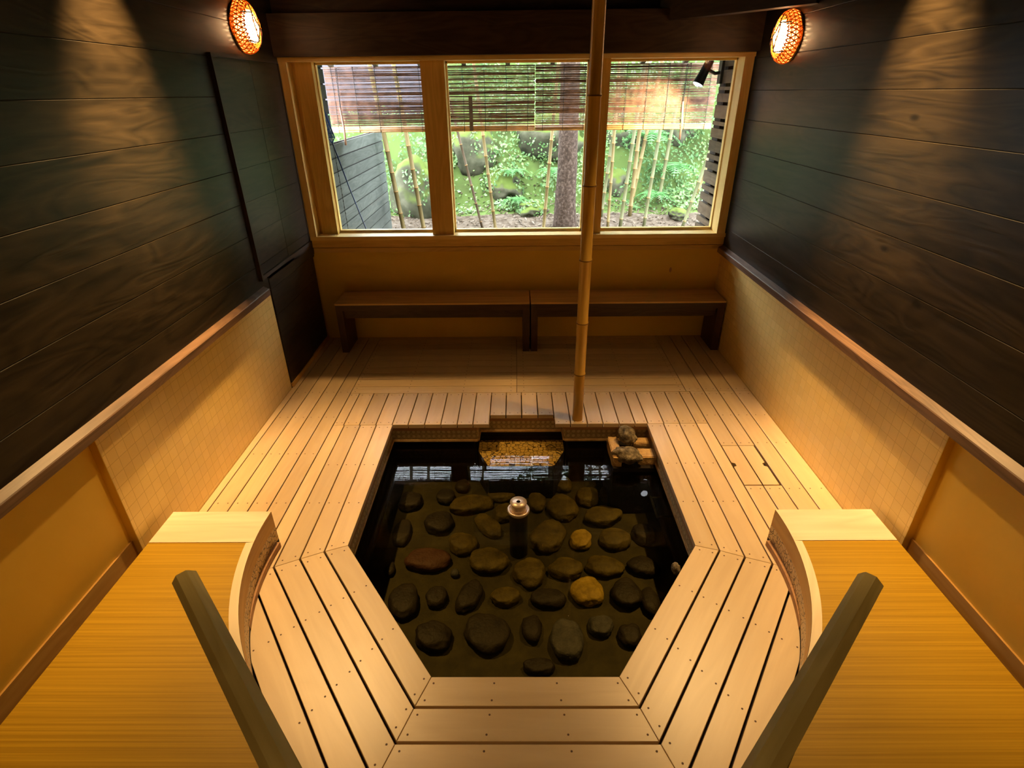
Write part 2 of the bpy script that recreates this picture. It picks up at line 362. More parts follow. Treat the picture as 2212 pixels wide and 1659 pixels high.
        o = bpy.data.objects.new(name, me); COL.objects.link(o)
        if loc is not None:
            for v in me.vertices: v.co -= Vector(loc)
            o.location = loc
        if parent is not None:
            o.parent = parent
            if loc is None:
                for v in me.vertices: v.co -= Vector(parent.location)
        return o

def offset(poly, ds):
    """move edge i (poly[i]->poly[i+1]) of a CCW polygon inwards by ds[i]"""
    n = len(poly); out = []
    for i in range(n):
        p0, p1, p2 = poly[i - 1], poly[i], poly[(i + 1) % n]
        d1, d2 = ds[i - 1], ds[i]
        e1 = Vector((p1[0] - p0[0], p1[1] - p0[1])).normalized(); e2 = Vector((p2[0] - p1[0], p2[1] - p1[1])).normalized()
        n1 = Vector((-e1.y, e1.x)); n2 = Vector((-e2.y, e2.x))
        cr = e1.x * e2.y - e1.y * e2.x
        if abs(cr) < 1e-6: q = Vector((p1[0], p1[1])) + n1 * d1
        else:
            a = Vector((p1[0], p1[1])) + n1 * d1; b = Vector((p1[0], p1[1])) + n2 * d2
            t = ((b.x - a.x) * e2.y - (b.y - a.y) * e2.x) / cr; q = a + e1 * t
        out.append((q.x, q.y))
    return out
def empty(name, loc, label=None, cat=None, group=None, kind=None, rz=0):
    o = bpy.data.objects.new(name, None); COL.objects.link(o); o.location = loc; o.rotation_euler = (0, 0, rz)
    o.empty_display_size = 0.1
    tag(o, label, cat, group, kind); return o
def tag(o, label=None, cat=None, group=None, kind=None):
    if label: o['label'] = label
    if cat: o['category'] = cat
    if group: o['group'] = group
    if kind: o['kind'] = kind
    return o
def struct(o, label=None): return tag(o, label, None, None, 'structure')

XL, XR, YW = -1.785, 1.793, 4.80

# ------------------------------------------------------------------ deck (floor)
OPEN = [(-.349, 1.371), (.397, 1.371), (.902, 2.081), (.906, 3.243), (.335, 3.243), (.316, 3.262), (.312, 3.365), (-.262, 3.365), (-.266, 3.262), (-.285, 3.243), (-.876, 3.243), (-.876, 2.089)]
fl = MB(); G = 0.0034
def screws(pts):
    for x, y in pts:
        fl.face([(x + .0042 * math.cos(a * PI / 4), y + .0042 * math.sin(a * PI / 4), .0005) for a in range(8)], None, 1)
def plank(poly, gdir, ds, scr=()):
    fl.prism(offset(poly, ds), -.028, 0, gdir)
    screws(scr)
def yplank(x0, x1, y0, y1, endgap=.0012, rows=None):
    w = x1 - x0; rows = rows if rows is not None else [y for y in (1.99, 2.42, 2.9, 3.30, 3.66, 4.2, 4.66) if y0 + .02 < y < y1 - .02] + [y1 - .03, y0 + .03]
    sc_ = []
    if w > .07:
        for y in rows: sc_ += [(x0 + w * .25, y), (x0 + w * .75, y)]
    plank([(x0, y0), (x1, y0), (x1, y1), (x0, y1)], (0, 1), [endgap, G, endgap, G], sc_)
# long planks beside the walls
for a, b in ((-1.785, -1.735), (-1.735, -1.622), (-1.622, -1.51), (-1.51, -1.40), (-1.40, -1.293)):
    yplank(a, b, 1.84, 4.80, rows=[2.06, 2.42, 2.9, 3.35, 3.72, 4.2, 4.66])
for a, b in ((1.325, 1.436), (1.436, 1.546)):
    yplank(a, b, 1.84, 2.56, rows=[2.06, 2.53]); yplank(a, b, 2.97, 3.705, rows=[3.0, 3.35, 3.66])
yplank(1.546, 1.664, 1.84, 3.705, rows=[2.06, 2.53, 3.0, 3.35, 3.66]); yplank(1.664, 1.793, 1.84, 3.705, rows=[2.06, 2.53, 3.0, 3.35, 3.66])
for a, b in ((1.300, 1.436), (1.436, 1.546), (1.546, 1.664), (1.664, 1.793)): yplank(a, b, 3.705, 4.80, rows=[3.74, 4.2, 4.66])
# short planks behind the pool
xs = [-1.293, -1.22, -1.109, -.994, -.879, -.767, -.652, -.538, -.423, -.313, -.198, -.084, .030, .147, .261, .371, .488, .597, .709, .820, .909, 1.020, 1.130, 1.243, 1.325]
for a, b in zip(xs, xs[1:]):
    y0 = 3.365 if (a > -.28 and b < .32) else 3.243
    if a < -.262 < b: y0 = 3.243
    yplank(a, b, y0, 3.70, endgap=.0015, rows=[y0 + .03, 3.67])
# back section running across
ys = [3.70, 3.812, 3.928, 4.044, 4.160, 4.276, 4.392, 4.508, 4.624, 4.740, 4.80]
for a, b in zip(ys, ys[1:]):
    for x0, x1 in ((-1.293, -.005), (-.005, 1.300)):
        h = b - a
        s_ = [] if h < .08 else [(x, a + h * k) for x in ([x0 + .03, -.85, -.42, -.05] if x0 < -1 else [.05, .45, .85, 1.26]) for k in (.25, .75)]
        plank([(x0, a), (x1, a), (x1, b), (x0, b)], (1, 0), [G * 1.1, .0015, G * 1.1, .0015], s_)
# side planks and mitred planks round the near half of the pool
LB = [(-.876, 2.089), (-.985, 2.046), (-1.092, 1.997), (-1.203, 1.944), (-1.30, 1.90), (-1.41, 1.85)]
RB = [(.902, 2.081), (1.014, 2.046), (1.125, 2.001), (1.243, 1.957), (1.34, 1.915), (1.45, 1.87)]
LF = [(-.349, 1.371), (-.397, 1.249), (-.443, 1.121), (-.490, .992), (-.536, .864), (-.582, .736)]
RF_ = [(.397, 1.371), (.453, 1.249), (.500, 1.121), (.549, .992), (.597, .864), (.645, .736)]
lx = [-.876, -.988, -1.101, -1.213, -1.293]; rx = [.904, 1.015, 1.127, 1.243, 1.325]
for i in range(4):
    a, b = LB[i], LB[i + 1]; x0, x1 = lx[i + 1], lx[i]
    sc_ = [(x0 + (x1 - x0) * k, y) for y in (2.42, 2.78, 3.21) for k in (.25, .75)]
    sc_ += [(b[0] + (a[0] - b[0]) * k, b[1] + (a[1] - b[1]) * k + .03) for k in (.25, .75)]
    if i == 3: b = (x0, 1.90); sc_ = []
    plank([(b[0] if i < 3 else x0, b[1]), a, (x1, 3.243), (x0, 3.243)], (0, 1), [.001, G if i else 0, .0015, G], sc_)
    a, b = RB[i], RB[i + 1]; x0, x1 = rx[i], rx[i + 1]
    sc_ = [(x0 + (x1 - x0) * k, y) for y in (2.42, 2.78, 3.21) for k in (.25, .75)]
    sc_ += [(b[0] + (a[0] - b[0]) * k, b[1] + (a[1] - b[1]) * k + .03) for k in (.25, .75)]
    if i == 3: b = (x1, 1.915); sc_ = []
    plank([a, b, (x1, 3.243), (x0, 3.243)], (0, 1), [.001, G, .0015, G if i else 0], sc_)
def lerp(a, b, t): return (a[0] + (b[0] - a[0]) * t, a[1] + (b[1] - a[1]) * t)
GD = .0048
for i in range(5):
    # left diagonal: front corner row i..i+1, bend row i..i+1
    p = [LF[i], LB[i], LB[i + 1], LF[i + 1]]
    sc_ = [lerp(lerp(p[0], p[3], u), lerp(p[1], p[2], u), t) for t in (.03, .34, .66, .965) for u in (.25, .78)]
    plank(p, (p[1][0] - p[0][0], p[1][1] - p[0][1]), [GD if i else 0, .001, GD, .001], sc_)
    p = [RB[i], RF_[i], RF_[i + 1], RB[i + 1]]
    sc_ = [lerp(lerp(p[0], p[3], u), lerp(p[1], p[2], u), t) for t in (.03, .34, .66, .965) for u in (.25, .78)]
    plank(p, (p[1][0] - p[0][0], p[1][1] - p[0][1]), [GD if i else 0, .001, GD, .001], sc_)
    p = [LF[i + 1], RF_[i + 1], RF_[i], LF[i]]
    sc_ = [lerp(lerp(p[0], p[3], u), lerp(p[1], p[2], u), t) for t in (.03, .34, .66, .97) for u in (.22, .78)]
    plank(p, (1, 0), [GD, .001, GD if i else 0, .001], sc_)
floor = struct(fl.build('floor', ['deck', 'screw']))
# what lies below the gaps
ud = MB()
outer = [(-1.85, -1.7), (1.85, -1.7), (1.85, 4.85), (-1.85, 4.85)]
inner = offset(OPEN, [-.012] * len(OPEN))
tri = tessellate_polygon([[Vector((*p, 0)) for p in outer], [Vector((*p, 0)) for p in inner]])
allp = outer + inner
for t in tri:
    q = [allp[i] for i in t]
    if (q[1][0] - q[0][0]) * (q[2][1] - q[0][1]) - (q[1][1] - q[0][1]) * (q[2][0] - q[0][0]) < 0: q = q[::-1]
    ud.face([(x, y, -.034) for x, y in q])
struct(ud.build('floor_underside', 'under'))

# trim under the deck edge + tile band + pool walls and floor
def skirt(mb, poly, z0, z1, mi=0, skip=()):
    n = len(poly); acc = 0
    for i in range(n):
        a, b = poly[i], poly[(i + 1) % n]; l = math.hypot(b[0] - a[0], b[1] - a[1])
        if i not in skip:
            mb.face([(b[0], b[1], z0), (a[0], a[1], z0), (a[0], a[1], z1), (b[0], b[1], z1)], [(acc + l, z0), (acc, z0), (acc, z1), (acc + l, z1)], mi, .5)
        acc += l
def ledge(mb, p, q, z, up=True, mi=0):
    n = len(p)
    for i in range(n):
        j = (i + 1) % n
        f = [(p[i][0], p[i][1], z), (p[j][0], p[j][1], z), (q[j][0], q[j][1], z), (q[i][0], q[i][1], z)]
        mb.face(f if not up else f[::-1], None, mi, .5)
pb = MB()
O1 = offset(OPEN, [-.004] * 12); O2 = offset(OPEN, [-.016] * 12); O3 = offset(OPEN, [-.006] * 12); O4 = offset(OPEN, [-.05] * 12)
skirt(pb, O1, -.052, -.028, 0); ledge(pb, O1, O2, -.052, False, 0)
skirt(pb, O2, -.132, -.052, 1)
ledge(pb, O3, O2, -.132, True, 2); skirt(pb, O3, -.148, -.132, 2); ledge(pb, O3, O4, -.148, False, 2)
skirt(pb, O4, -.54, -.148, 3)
tri = tessellate_polygon([[Vector((*p, 0)) for p in O4]])
for t in tri:
    q = [O4[i] for i in t]
    if (q[1][0] - q[0][0]) * (q[2][1] - q[0][1]) - (q[1][1] - q[0][1]) * (q[2][0] - q[0][0]) < 0: q = q[::-1]
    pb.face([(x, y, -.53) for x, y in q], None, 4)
basin = empty('foot_bath_pool', (0, 2.4, -.53), 'sunken stone foot bath pool with patterned tile band below the deck edge', 'pool')
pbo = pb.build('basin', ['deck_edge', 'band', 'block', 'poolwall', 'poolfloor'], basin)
# step in the notch
st = MB()
S0 = [(-.205, 3.085), (.250, 3.085), (.335, 3.27), (.335, 3.405), (-.285, 3.405), (-.285, 3.27)]
st.prism(S0, -.53, -.24, (1, 0), 0, .004, mside=1)
st.build('entry_step', ['steptile', 'poolwall'], basin)
wt = MB()
for t in tri:
    q = [O4[i] for i in t]
    if (q[1][0] - q[0][0]) * (q[2][1] - q[0][1]) - (q[1][1] - q[0][1]) * (q[2][0] - q[0][0]) < 0: q = q[::-1]
    wt.face([(x, y, -.18) for x, y in q], None, 0)
w_ = wt.build('water', 'water'); tag(w_, 'still clear water filling the foot bath and mirroring the window', 'water', None, 'stuff')

# floor hatch with finger notches
hb = MB()
ht = empty('access_hatch', (1.435, 2.765, 0), 'loose two-plank hatch with finger notches, set flush in the deck near the tiled wall', 'hatch')
for a, b, sgn in ((1.325, 1.436, -1), (1.436, 1.546, 1)):
    xe = a if sgn < 0 else b
    nx = -sgn * .022
    e0 = a + .004; e1 = b - .004
    if sgn < 0: poly = [(e0, 2.566), (e1, 2.566), (e1, 2.966), (e0, 2.966), (e0, 2.785), (e0 + .02, 2.775), (e0 + .02, 2.750), (e0, 2.740)]
    else: poly = [(e0, 2.566), (e1 - .008, 2.566), (e1 - .008, 2.740), (e1 - .026, 2.750), (e1 - .026, 2.775), (e1 - .008, 2.785), (e1 - .008, 2.966), (e0, 2.966)]
    k = MB(); k.prism(poly, -.028, 0, (0, 1), 0, 0)
    k.build('plank', 'deck', ht)

# ------------------------------------------------------------------ raised platform
CX, CY, CR = .02, 2.03, 1.265
def arc(r, a0, a1, n=64):
    out = []
    for i in range(n + 1):
        a = a0 + (a1 - a0) * i / n; q = r + .12 * min(1, max(0, -math.sin(a) - .68) / .3)
        out.append((CX + q * math.cos(a), CY + q * math.sin(a)))
    return out
ea = math.asin(.09 / CR)
plat = empty('raised_platform', (0, 0, 0), 'orange wood platform curving round the near side of the deck', 'platform')
ya = 1.905; rr = CR + .036
a_in = math.asin((ya - CY) / rr)
pm = MB()
poly = [(-1.735, ya)] + arc(rr, PI - a_in, 2 * PI + a_in, 80) + [(1.755, ya), (1.755, -1.6), (-1.735, -1.6)]
poly = poly[::-1]
area = sum(poly[i][0] * poly[(i + 1) % len(poly)][1] - poly[(i + 1) % len(poly)][0] * poly[i][1] for i in range(len(poly)))
if area < 0: poly = poly[::-1]
pm.prism(poly, .0, .199, (1, 0), 0, 0)
pm.build('top_panel', 'platform', plat)
rm = MB()
r_out = arc(CR, PI - a_in * 1.0, 2 * PI + a_in, 80); r_in = arc(rr, PI - a_in, 2 * PI + a_in, 80)
o_ = (3, 4); acc = 0
for i in range(80):
    l = math.dist(r_out[i], r_out[i + 1])
    rm.face([(*r_in[i], .2), (*r_in[i + 1], .2), (*r_out[i + 1], .2), (*r_out[i], .2)], [(acc, 0), (acc + l, 0), (acc + l, .036), (acc, .036)], 0, .8)
    acc += l
rm.build('curved_edge', 'pale', plat)
for sgn in (-1, 1):
    c = MB()
    xo = -1.735 if sgn < 0 else 1.755
    if sgn < 0: arcp = arc(CR, PI - a_in, PI - ea, 8); pl = [(xo, ya + .003)] + arcp + [(-1.243, 2.12), (xo, 2.12)]
    else: arcp = arc(CR, a_in, ea, 8); pl = [(arcp[0][0], arcp[0][1] + .0)] + [(xo, ya + .003), (xo, 2.12), (1.283, 2.12)] + arcp[::-1][:-1]
    if sgn < 0: pl = [(xo, ya + .003)] + arcp + [(xo, 2.12)]
    c.prism(pl, 0, .2, (1, 0), 0, 0)
    c.build('end_board', 'pale', plat)
rs = MB()
full = arc(CR - .001, PI - ea, 2 * PI + ea, 120); acc = 0
for i in range(120):
    a, b = full[i], full[i + 1]; l = math.dist(a, b)
    for z0, z1, mi in ((.105, .1995, 0), (.02, .105, 1), (0.0, .02, 2)):
        rs.face([(*a, z0), (*b, z0), (*b, z1), (*a, z1)], [(acc, z0), (acc + l, z0), (acc + l, z1), (acc, z1)], mi, .5, True)
    acc += l
rs.build('riser', ['base', 'crackle', 'gap'], plat)
# short plinth strips at the foot of the riser (far ends of both wings)
for sgn in (-1, 1):
    pk = MB()
    a0, a1 = (PI - ea * .6, PI + .36) if sgn < 0 else (2 * PI - .36, 2 * PI + ea * .6)
    A = arc(CR - .002, a0, a1, 20); B = [lerp(p, (CX, CY), .018 * (1 - abs(i / 20 - (0 if sgn < 0 else 1)) ** 1) / 1.0 + .001) for i, p in enumerate(A)]
    for i in range(20):
        pk.face([(*A[i], .03), (*A[i + 1], .03), (*B[i + 1], .03), (*B[i], .03)][::-1], None, 0, .5)
        pk.face([(*B[i], 0), (*B[i + 1], 0), (*B[i + 1], .03), (*B[i], .03)], None, 0, .5)
    pk.build('plinth_strip', 'deck_edge', plat)

# ------------------------------------------------------------------ handrails
def handrail(P0, P1, label):
    """P0 far end (top ridge), P1 near end ; ridge-topped bar on two posts"""
    P0 = Vector(P0); P1 = Vector(P1); d = (P1 - P0); ln = d.length; d = d.normalized()
    s = Vector((-d.y, d.x, 0)).normalized(); up = Vector((0, 0, 1))
    root = empty('handrail', (P0.x, P0.y, .2), label, 'handrail')
    prof = [(-.034, -.022), (-.018, -.002), (.010, .0), (.034, -.020), (.030, -.062), (-.030, -.062)]
    m = MB(); n = len(prof)
    ex = P1 + d * .15
    A = [P0 + s * u + up * v for u, v in prof]; B = [ex + s * u + up * v for u, v in prof]
    tot = (ex - P0).length; acc = 0
    for i in range(n):
        j = (i + 1) % n; l = (A[i] - A[j]).length
        m.face([A[i], B[i], B[j], A[j]], [(0, acc), (tot, acc), (tot, acc + l), (0, acc + l)], 0, .5); acc += l
    m.face(A, [(a[0], a[1]) for a in prof], 0, .5); m.face(B[::-1], [(a[0], a[1]) for a in prof], 0, .5)
    o = m.build('rail_bar', 'rail', root)
    for c_ in (P0 + d * .60, P1 + d * .08):
        q = MB(); q.box((c_.x - .022, c_.y - .022, .2), (c_.x + .022, c_.y + .022, c_.z - .055), 'z'); q.build('post', 'rail', root)
handrail((-1.000, 1.168, .80), (-.500, .632, .80), 'ridged wooden handrail crossing the platform wing on the doored side')
handrail((1.030, 1.150, .80), (.505, .632, .80), 'ridged wooden handrail crossing the platform wing on the tiled side')

# ------------------------------------------------------------------ side walls
seams = [.80, 1.003, 1.215, 1.420, 1.623, 1.838, 2.040, 2.250, 2.455, 2.66, 2.865, 3.07]
for side, X, sg in (('left', XL, -1), ('right', XR, 1)):
    w = MB()
    for a, b in zip(seams, seams[1:]):
        # board: chamfered face
        y0, y1 = -1.7, 4.86; x = X; xb = X + sg * .06; g = .0020; c = .0016
        var = R.random(); o = (R.uniform(0, 30), R.uniform(0, 30))
        za, zb = a + g / 2, b - g / 2
        def q(p, sgn=sg):
            pts = p if sgn < 0 else p[::-1]
            w.face(pts, [(t[1] + o[0], t[2] + o[1]) for t in pts], 0, var)
        q([(x, y0, za + c), (x, y1, za + c), (x, y1, zb - c), (x, y0, zb - c)])
        q([(x, y0, zb - c), (x, y1, zb - c), (x + sg * c, y1, zb), (x + sg * c, y0, zb)])
        q([(x + sg * c, y0, za), (x + sg * c, y1, za), (x, y1, za + c), (x, y0, za + c)])
    w.box((X + sg * .006, -1.7, .78), (X + sg * .1, 4.9, 3.10), 'y', 1, .2)
    w.box((X + sg * .037, -1.7, -.05), (X + sg * .12, 1.95, .80), 'y', 2, .5)
    # tiled lower part
    yend = 3.80 if side == 'left' else 4.80
    o_ = w
    if sg < 0: f = [(X, 1.917, -.03), (X, yend, -.03), (X, yend, .80), (X, 1.917, .80)]
    else: f = [(X, yend, -.03), (X, 1.917, -.03), (X, 1.917, .80), (X, yend, .80)]
    w.face(f, [(p[1] - 1.937 + .12, p[2] - .022 - .0) for p in f], 3, .5)
    w.box((X + sg * .001, 1.915, -.03), (X + sg * .06, yend if side == 'right' else 3.8, .80), 'z', 2, .5)
    if side == 'left':
        w.box((X - .06, 3.80, -.03), (X - .02, 4.86, .80), 'y', 1, .2)
    struct(w.build('wall_' + side, ['dark', 'darkflat', 'plaster', 'tile']))
    t = MB()
    t.box((X + sg * .028, -1.7, -.02), (X + sg * .04, 1.914, .205), 'y')
    struct(t.build('baseboard_' + side, 'base'))
    # dado rail
    t = MB(); yb = 3.72 if side == 'left' else 4.78
    xf = X - sg * .04
    v = [(X, .795), (xf, .795), (xf, .835), (xf + sg * .004, .839), (X, .856)]
    o2 = R.uniform(0, 9)
    for i in range(len(v)):
        a, b = v[i], v[(i + 1) % 5]; l = math.dist(a, b)
        pts = [(a[0], -1.7, a[1]), (a[0], yb, a[1]), (b[0], yb, b[1]), (b[0], -1.7, b[1])]
        if sg < 0: pts = pts[::-1]
        uv = [(p[1], (0 if (p[0], p[2]) == (a[0], a[1]) else l) + o2 + i) for p in pts]
        t.face(pts, uv, 0, .5)
    e = [(p[0], yb, p[1]) for p in v]; t.face(e if sg < 0 else e[::-1], None, 0, .5)
    struct(t.build('trim_1' if side == 'left' else 'trim_2', 'railtrim'))
b = MB(); b.box((-1.9, -1.8, -.05), (1.9, -1.68, 3.1), 'x'); struct(b.build('wall_back', 'darkflat'))

# ------------------------------------------------------------------ far wall, window, beam
w = MB()
w.box((-1.85, 4.80, -.05), (1.85, 4.90, .815), 'x', 0, .5)
kx, kz = 1.372, .632
w.face([(kx + .011 * math.cos(a * PI / 6), 4.7995, kz + .024 * math.sin(a * PI / 6)) for a in range(12)][::-1], None, 1)
struct(w.build('wall_front', ['plaster', 'deck_edge']))
# knot mark on the plaster is left to the material
w = MB(); w.box((-1.775, 4.775, .818), (1.79, 4.88, .858), 'x'); struct(w.build('trim_3', 'frame'))
w = MB(); w.box((-1.775, 4.765, .866), (1.79, 4.90, .930), 'x'); w.box((-1.775, 4.785, .850), (1.79, 4.88, .870), 'x', 0, .1); struct(w.build('trim_4', 'frame'))
w = MB(); w.box((-1.775, 4.745, .931), (1.79, 4.93, .962), 'x'); struct(w.build('trim_5', 'framelight'))
w = MB(); w.box((-1.785, 4.755, 2.262), (1.79, 4.90, 2.292), 'x'); struct(w.build('trim_6', 'framelight'))
w = MB(); w.box((-1.782, 4.75, .93), (-1.722, 4.86, 2.262), 'z'); w.box((-1.785, 4.86, .90), (-1.70, 4.95, 2.30), 'z', 1, .3); struct(w.build('trim_7', ['framelight', 'frame']))
w = MB(); w.box((-1.690, 4.835, .95), (-1.560, 4.93, 2.262), 'z'); struct(w.build('trim_8', 'frame'))
w = MB(); w.box((1.712, 4.75, .93), (1.782, 4.90, 2.262), 'z'); struct(w.build('trim_9', 'framelight'))
w = MB(); w.box((-.722, 4.79, .962), (-.540, 4.93, 2.262), 'z'); struct(w.build('trim_10', 'frame'))
w = MB(); w.box((.570, 4.79, .962), (.722, 4.93, 2.262), 'z'); struct(w.build('trim_11', 'frame'))
for i, (x0, x1) in enumerate(((-1.560, -.722), (-.540, .570), (.722, 1.712))):
    f = MB(); y0, y1 = 4.90, 4.945; t = .016; z0, z1 = .962, 2.262
    f.box((x0, y0, z0), (x1, y1, z0 + t * 1.3), 'x'); f.box((x0, y0, z1 - t), (x1, y1, z1), 'x')
    f.box((x0, y0, z0), (x0 + t * .6, y1, z1), 'z'); f.box((x1 - t * .6, y0, z0), (x1, y1, z1), 'z')
    wo = struct(f.build('window_%d' % (i + 1), 'framelight'))
    g = MB(); g.face([(x0, 4.93, z0), (x1, 4.93, z0), (x1, 4.93, z1), (x0, 4.93, z1)]); g.build('glass_pane', 'glass', wo)
w = MB(); w.box((-1.79, 4.70, 2.293), (1.80, 4.90, 2.56), 'x'); struct(w.build('trim_12', 'darkflat'))
w = MB(); w.box((-1.79, 4.82, 2.56), (1.80, 4.90, 3.1), 'x'); struct(w.build('trim_13', 'darkflat'))
# ceiling
w = MB()
for k in range(24): w.box((-1.9, -1.7 + k * .28, 3.08), (1.9, -1.7 + k * .28 + .275, 3.12), 'x')
w.box((-2, -2, 3.12), (2, 5, 3.2), 'x')
struct(w.build('ceiling', 'darkflat'))
for k in range(8):
    x = -1.54 + k * .44
    w = MB(); w.box((x - .03, 3.64, 2.86), (x + .03, 4.85, 3.0), 'y'); tag(w.build('ceiling_rafter', 'darkflat'), 'dark wooden rafter in the shadow above the window beam', 'rafter', 'rafters above the window beam')
w = MB(); w.box((-1.785, 3.175, 2.50), (1.793, 3.275, 3.08), 'x'); tag(w.build('tie_beam', 'darkflat'), 'dark crossbeam under the ceiling over the pool', 'beam')  # unseen beam added to give the light on the back deck a straight edge
w = MB()
a = Vector((1.80, 3.93, 2.49)); bb = Vector((1.08, 4.80, 2.49)); d = (bb - a).normalized(); s = Vector((-d.y, d.x, 0)) * .045
for z0, z1 in ((2.49, 2.62),):
    pl = [(a + s), (a - s), (bb - s), (bb + s)]
    pl = [(p.x, p.y) for p in pl]
    if sum(pl[i][0] * pl[(i + 1) % 4][1] - pl[(i + 1) % 4][0] * pl[i][1] for i in range(4)) < 0: pl = pl[::-1]
    w.prism(pl, z0, z1, (d.x, d.y), 0, 0)
    w.face([(p[0], p[1], z0) for p in pl[::-1]])
tag(w.build('corner_brace', 'darkflat'), 'dark diagonal brace across the top corner beside the wall lamp', 'brace')

# ------------------------------------------------------------------ cabinets on the doored wall
def cabinet(name, y0, y1, ym, z0, z1, kz, label, ky=.04, fr=True):
    root = empty(name, (XL, (y0 + y1) / 2, z0), label, 'cabinet')
    f = MB()
    if fr:
        f.box((XL - .001, y0 - .022, z0 - .03), (XL + .026, y0, z1 + .018), 'z', 0, .1)
        f.box((XL - .001, y0, z1), (XL + .014, y1, z1 + .016), 'y', 0, .1)
        f.box((XL - .001, y1, z0), (XL + .010, y1 + .018, z1), 'z', 0, .1)
        f.box((XL - .001, y0, z0 - .03), (XL + .016, y1, z0 - .004), 'y', 0, .6)
    else:
        f.box((XL - .001, y0, z1 - .02), (XL + .006, y1, z1), 'y', 0, .1)
    f.build('cabinet_frame', ['darkflat', 'base'], root)
    if not fr:
        f = MB(); f.box((XL - .001, y0, z0), (XL + .016, y1, z0 + .034), 'y', 0, .9); f.build('base_strip', 'base', root)
    zz = [z for z in [z0, .40, .60] + seams + [z1] if z0 <= z <= z1]; zz = sorted(set(zz))
    for a, b_, s in ((y0 + .003, ym - .002, -1), (ym + .002, y1 - .003, 1)):
        d = MB()
        zb = z0 if fr else z0 + .03
        for u, v in zip(zz, zz[1:]):
            if v - u < .02: continue
            d.box((XL - .02, a, max(u, zb) + .001), (XL + (.006 if s < 0 or fr else -.002), b_, v - .001), 'y')
        do = d.build('door', 'dark', root)
        k = MB(); yk = ym + s * ky
        k.lathe([(0, .0), (.006, .0), (.006, .014), (.013, .018), (.014, .026), (.008, .032), (0, .033)], (XL + .004, yk, kz), 16, axis=Matrix.Rotation(PI / 2, 3, 'Y'))
        k.build('door_knob', 'metal', do)
    return root
cabinet('wall_cabinet', 3.70, 4.72, 4.235, .935, 2.25, 1.335, 'tall dark plank wall cupboard with two flush doors below the wall lamp', .03)
cabinet('floor_cabinet', 3.81, 4.76, 4.33, .004, .90, .50, 'low dark plank cupboard at floor level beside the bench', .03, False)

# ------------------------------------------------------------------ benches
def bench(x0, x1, label):
    root = empty('bench', ((x0 + x1) / 2, 4.6, 0), label, 'bench', 'low benches under the window')
    y0, y1 = 4.453, 4.79
    m = MB(); m.box((x0, y0, .444), (x1, y1, .458), 'x'); m.build('seat', 'bench_top', root)
    m = MB(); m.box((x0 + .002, y0 + .002, .392), (x1 - .002, y0 + .03, .4435), 'x'); m.box((x0 + .002, y1 - .03, .392), (x1 - .002, y1 - .002, .4435), 'x'); m.build('apron', 'bench_dark', root)
    m = MB(); m.box((x0 + .055, y0 + .045, .310), (x1 - .055, y0 + .075, .4435), 'x'); m.build('stretcher', 'bench_dark', root)
    for a, b in ((x0 + .003, x0 + .060), (x1 - .060, x1 - .003)):
        m = MB(); m.box((a, y0 + .004, 0), (b, y1 - .03, .4435), 'z'); m.build('leg', 'bench_dark', root)
bench(-1.565, .110, 'low dark bench with pale seat, nearer the cupboard wall')
bench(.120, 1.783, 'low dark bench with pale seat, behind the bamboo pole')

# ------------------------------------------------------------------ bamboo pole in the room
def culm(name, base, top, r0, r1, nodes, mat, nodemat='bam_node', n=16, bulge=1.12):
    """nodes: fractions along the culm"""
    base = Vector(base); top = Vector(top); pts = []; rad = []; ln = (top - base).length
    ts = [0]
    for f in nodes:
        e = .006 / ln * (r0 / .036)
        ts += [f - 2.2 * e, f - .8 * e, f, f + .8 * e, f + 2.2 * e]
    ts.append(1)
    for t in ts:
        k = min((abs(t - f) for f in nodes), default=1) * ln / (r0 / .036)
        rr_ = (r0 + (r1 - r0) * t) * (bulge if k < .001 else (bulge * .97 if k < .006 else 1.0))
        pts.append(base.lerp(top, t)); rad.append(rr_)
    root = empty(name, base)
    m = MB(); m.tube(pts, rad, n); m.build('culm', mat, root)
    if nodemat:
        for f in nodes:
            c = base.lerp(top, f); d = (top - base).normalized() * .0035 * (r0 / .036)
            q = MB(); q.tube([c - d, c, c + d], [(r0 + (r1 - r0) * f) * bulge * 1.0, (r0 + (r1 - r0) * f) * bulge * 1.03, (r0 + (r1 - r0) * f) * bulge * 1.0], n, caps=False)
            q.build('node_ring', nodemat, root)
    return root
o = culm('bamboo_pole', (.423, 3.308, 0), (.415, 3.27, 3.10), .036, .035, [z / 3.10 for z in (.364, .733, 1.142, 1.572, 2.027, 2.50)], 'bam_room')
tag(o, 'thick varnished bamboo pole standing indoors on the deck at the pool edge', 'bamboo pole')

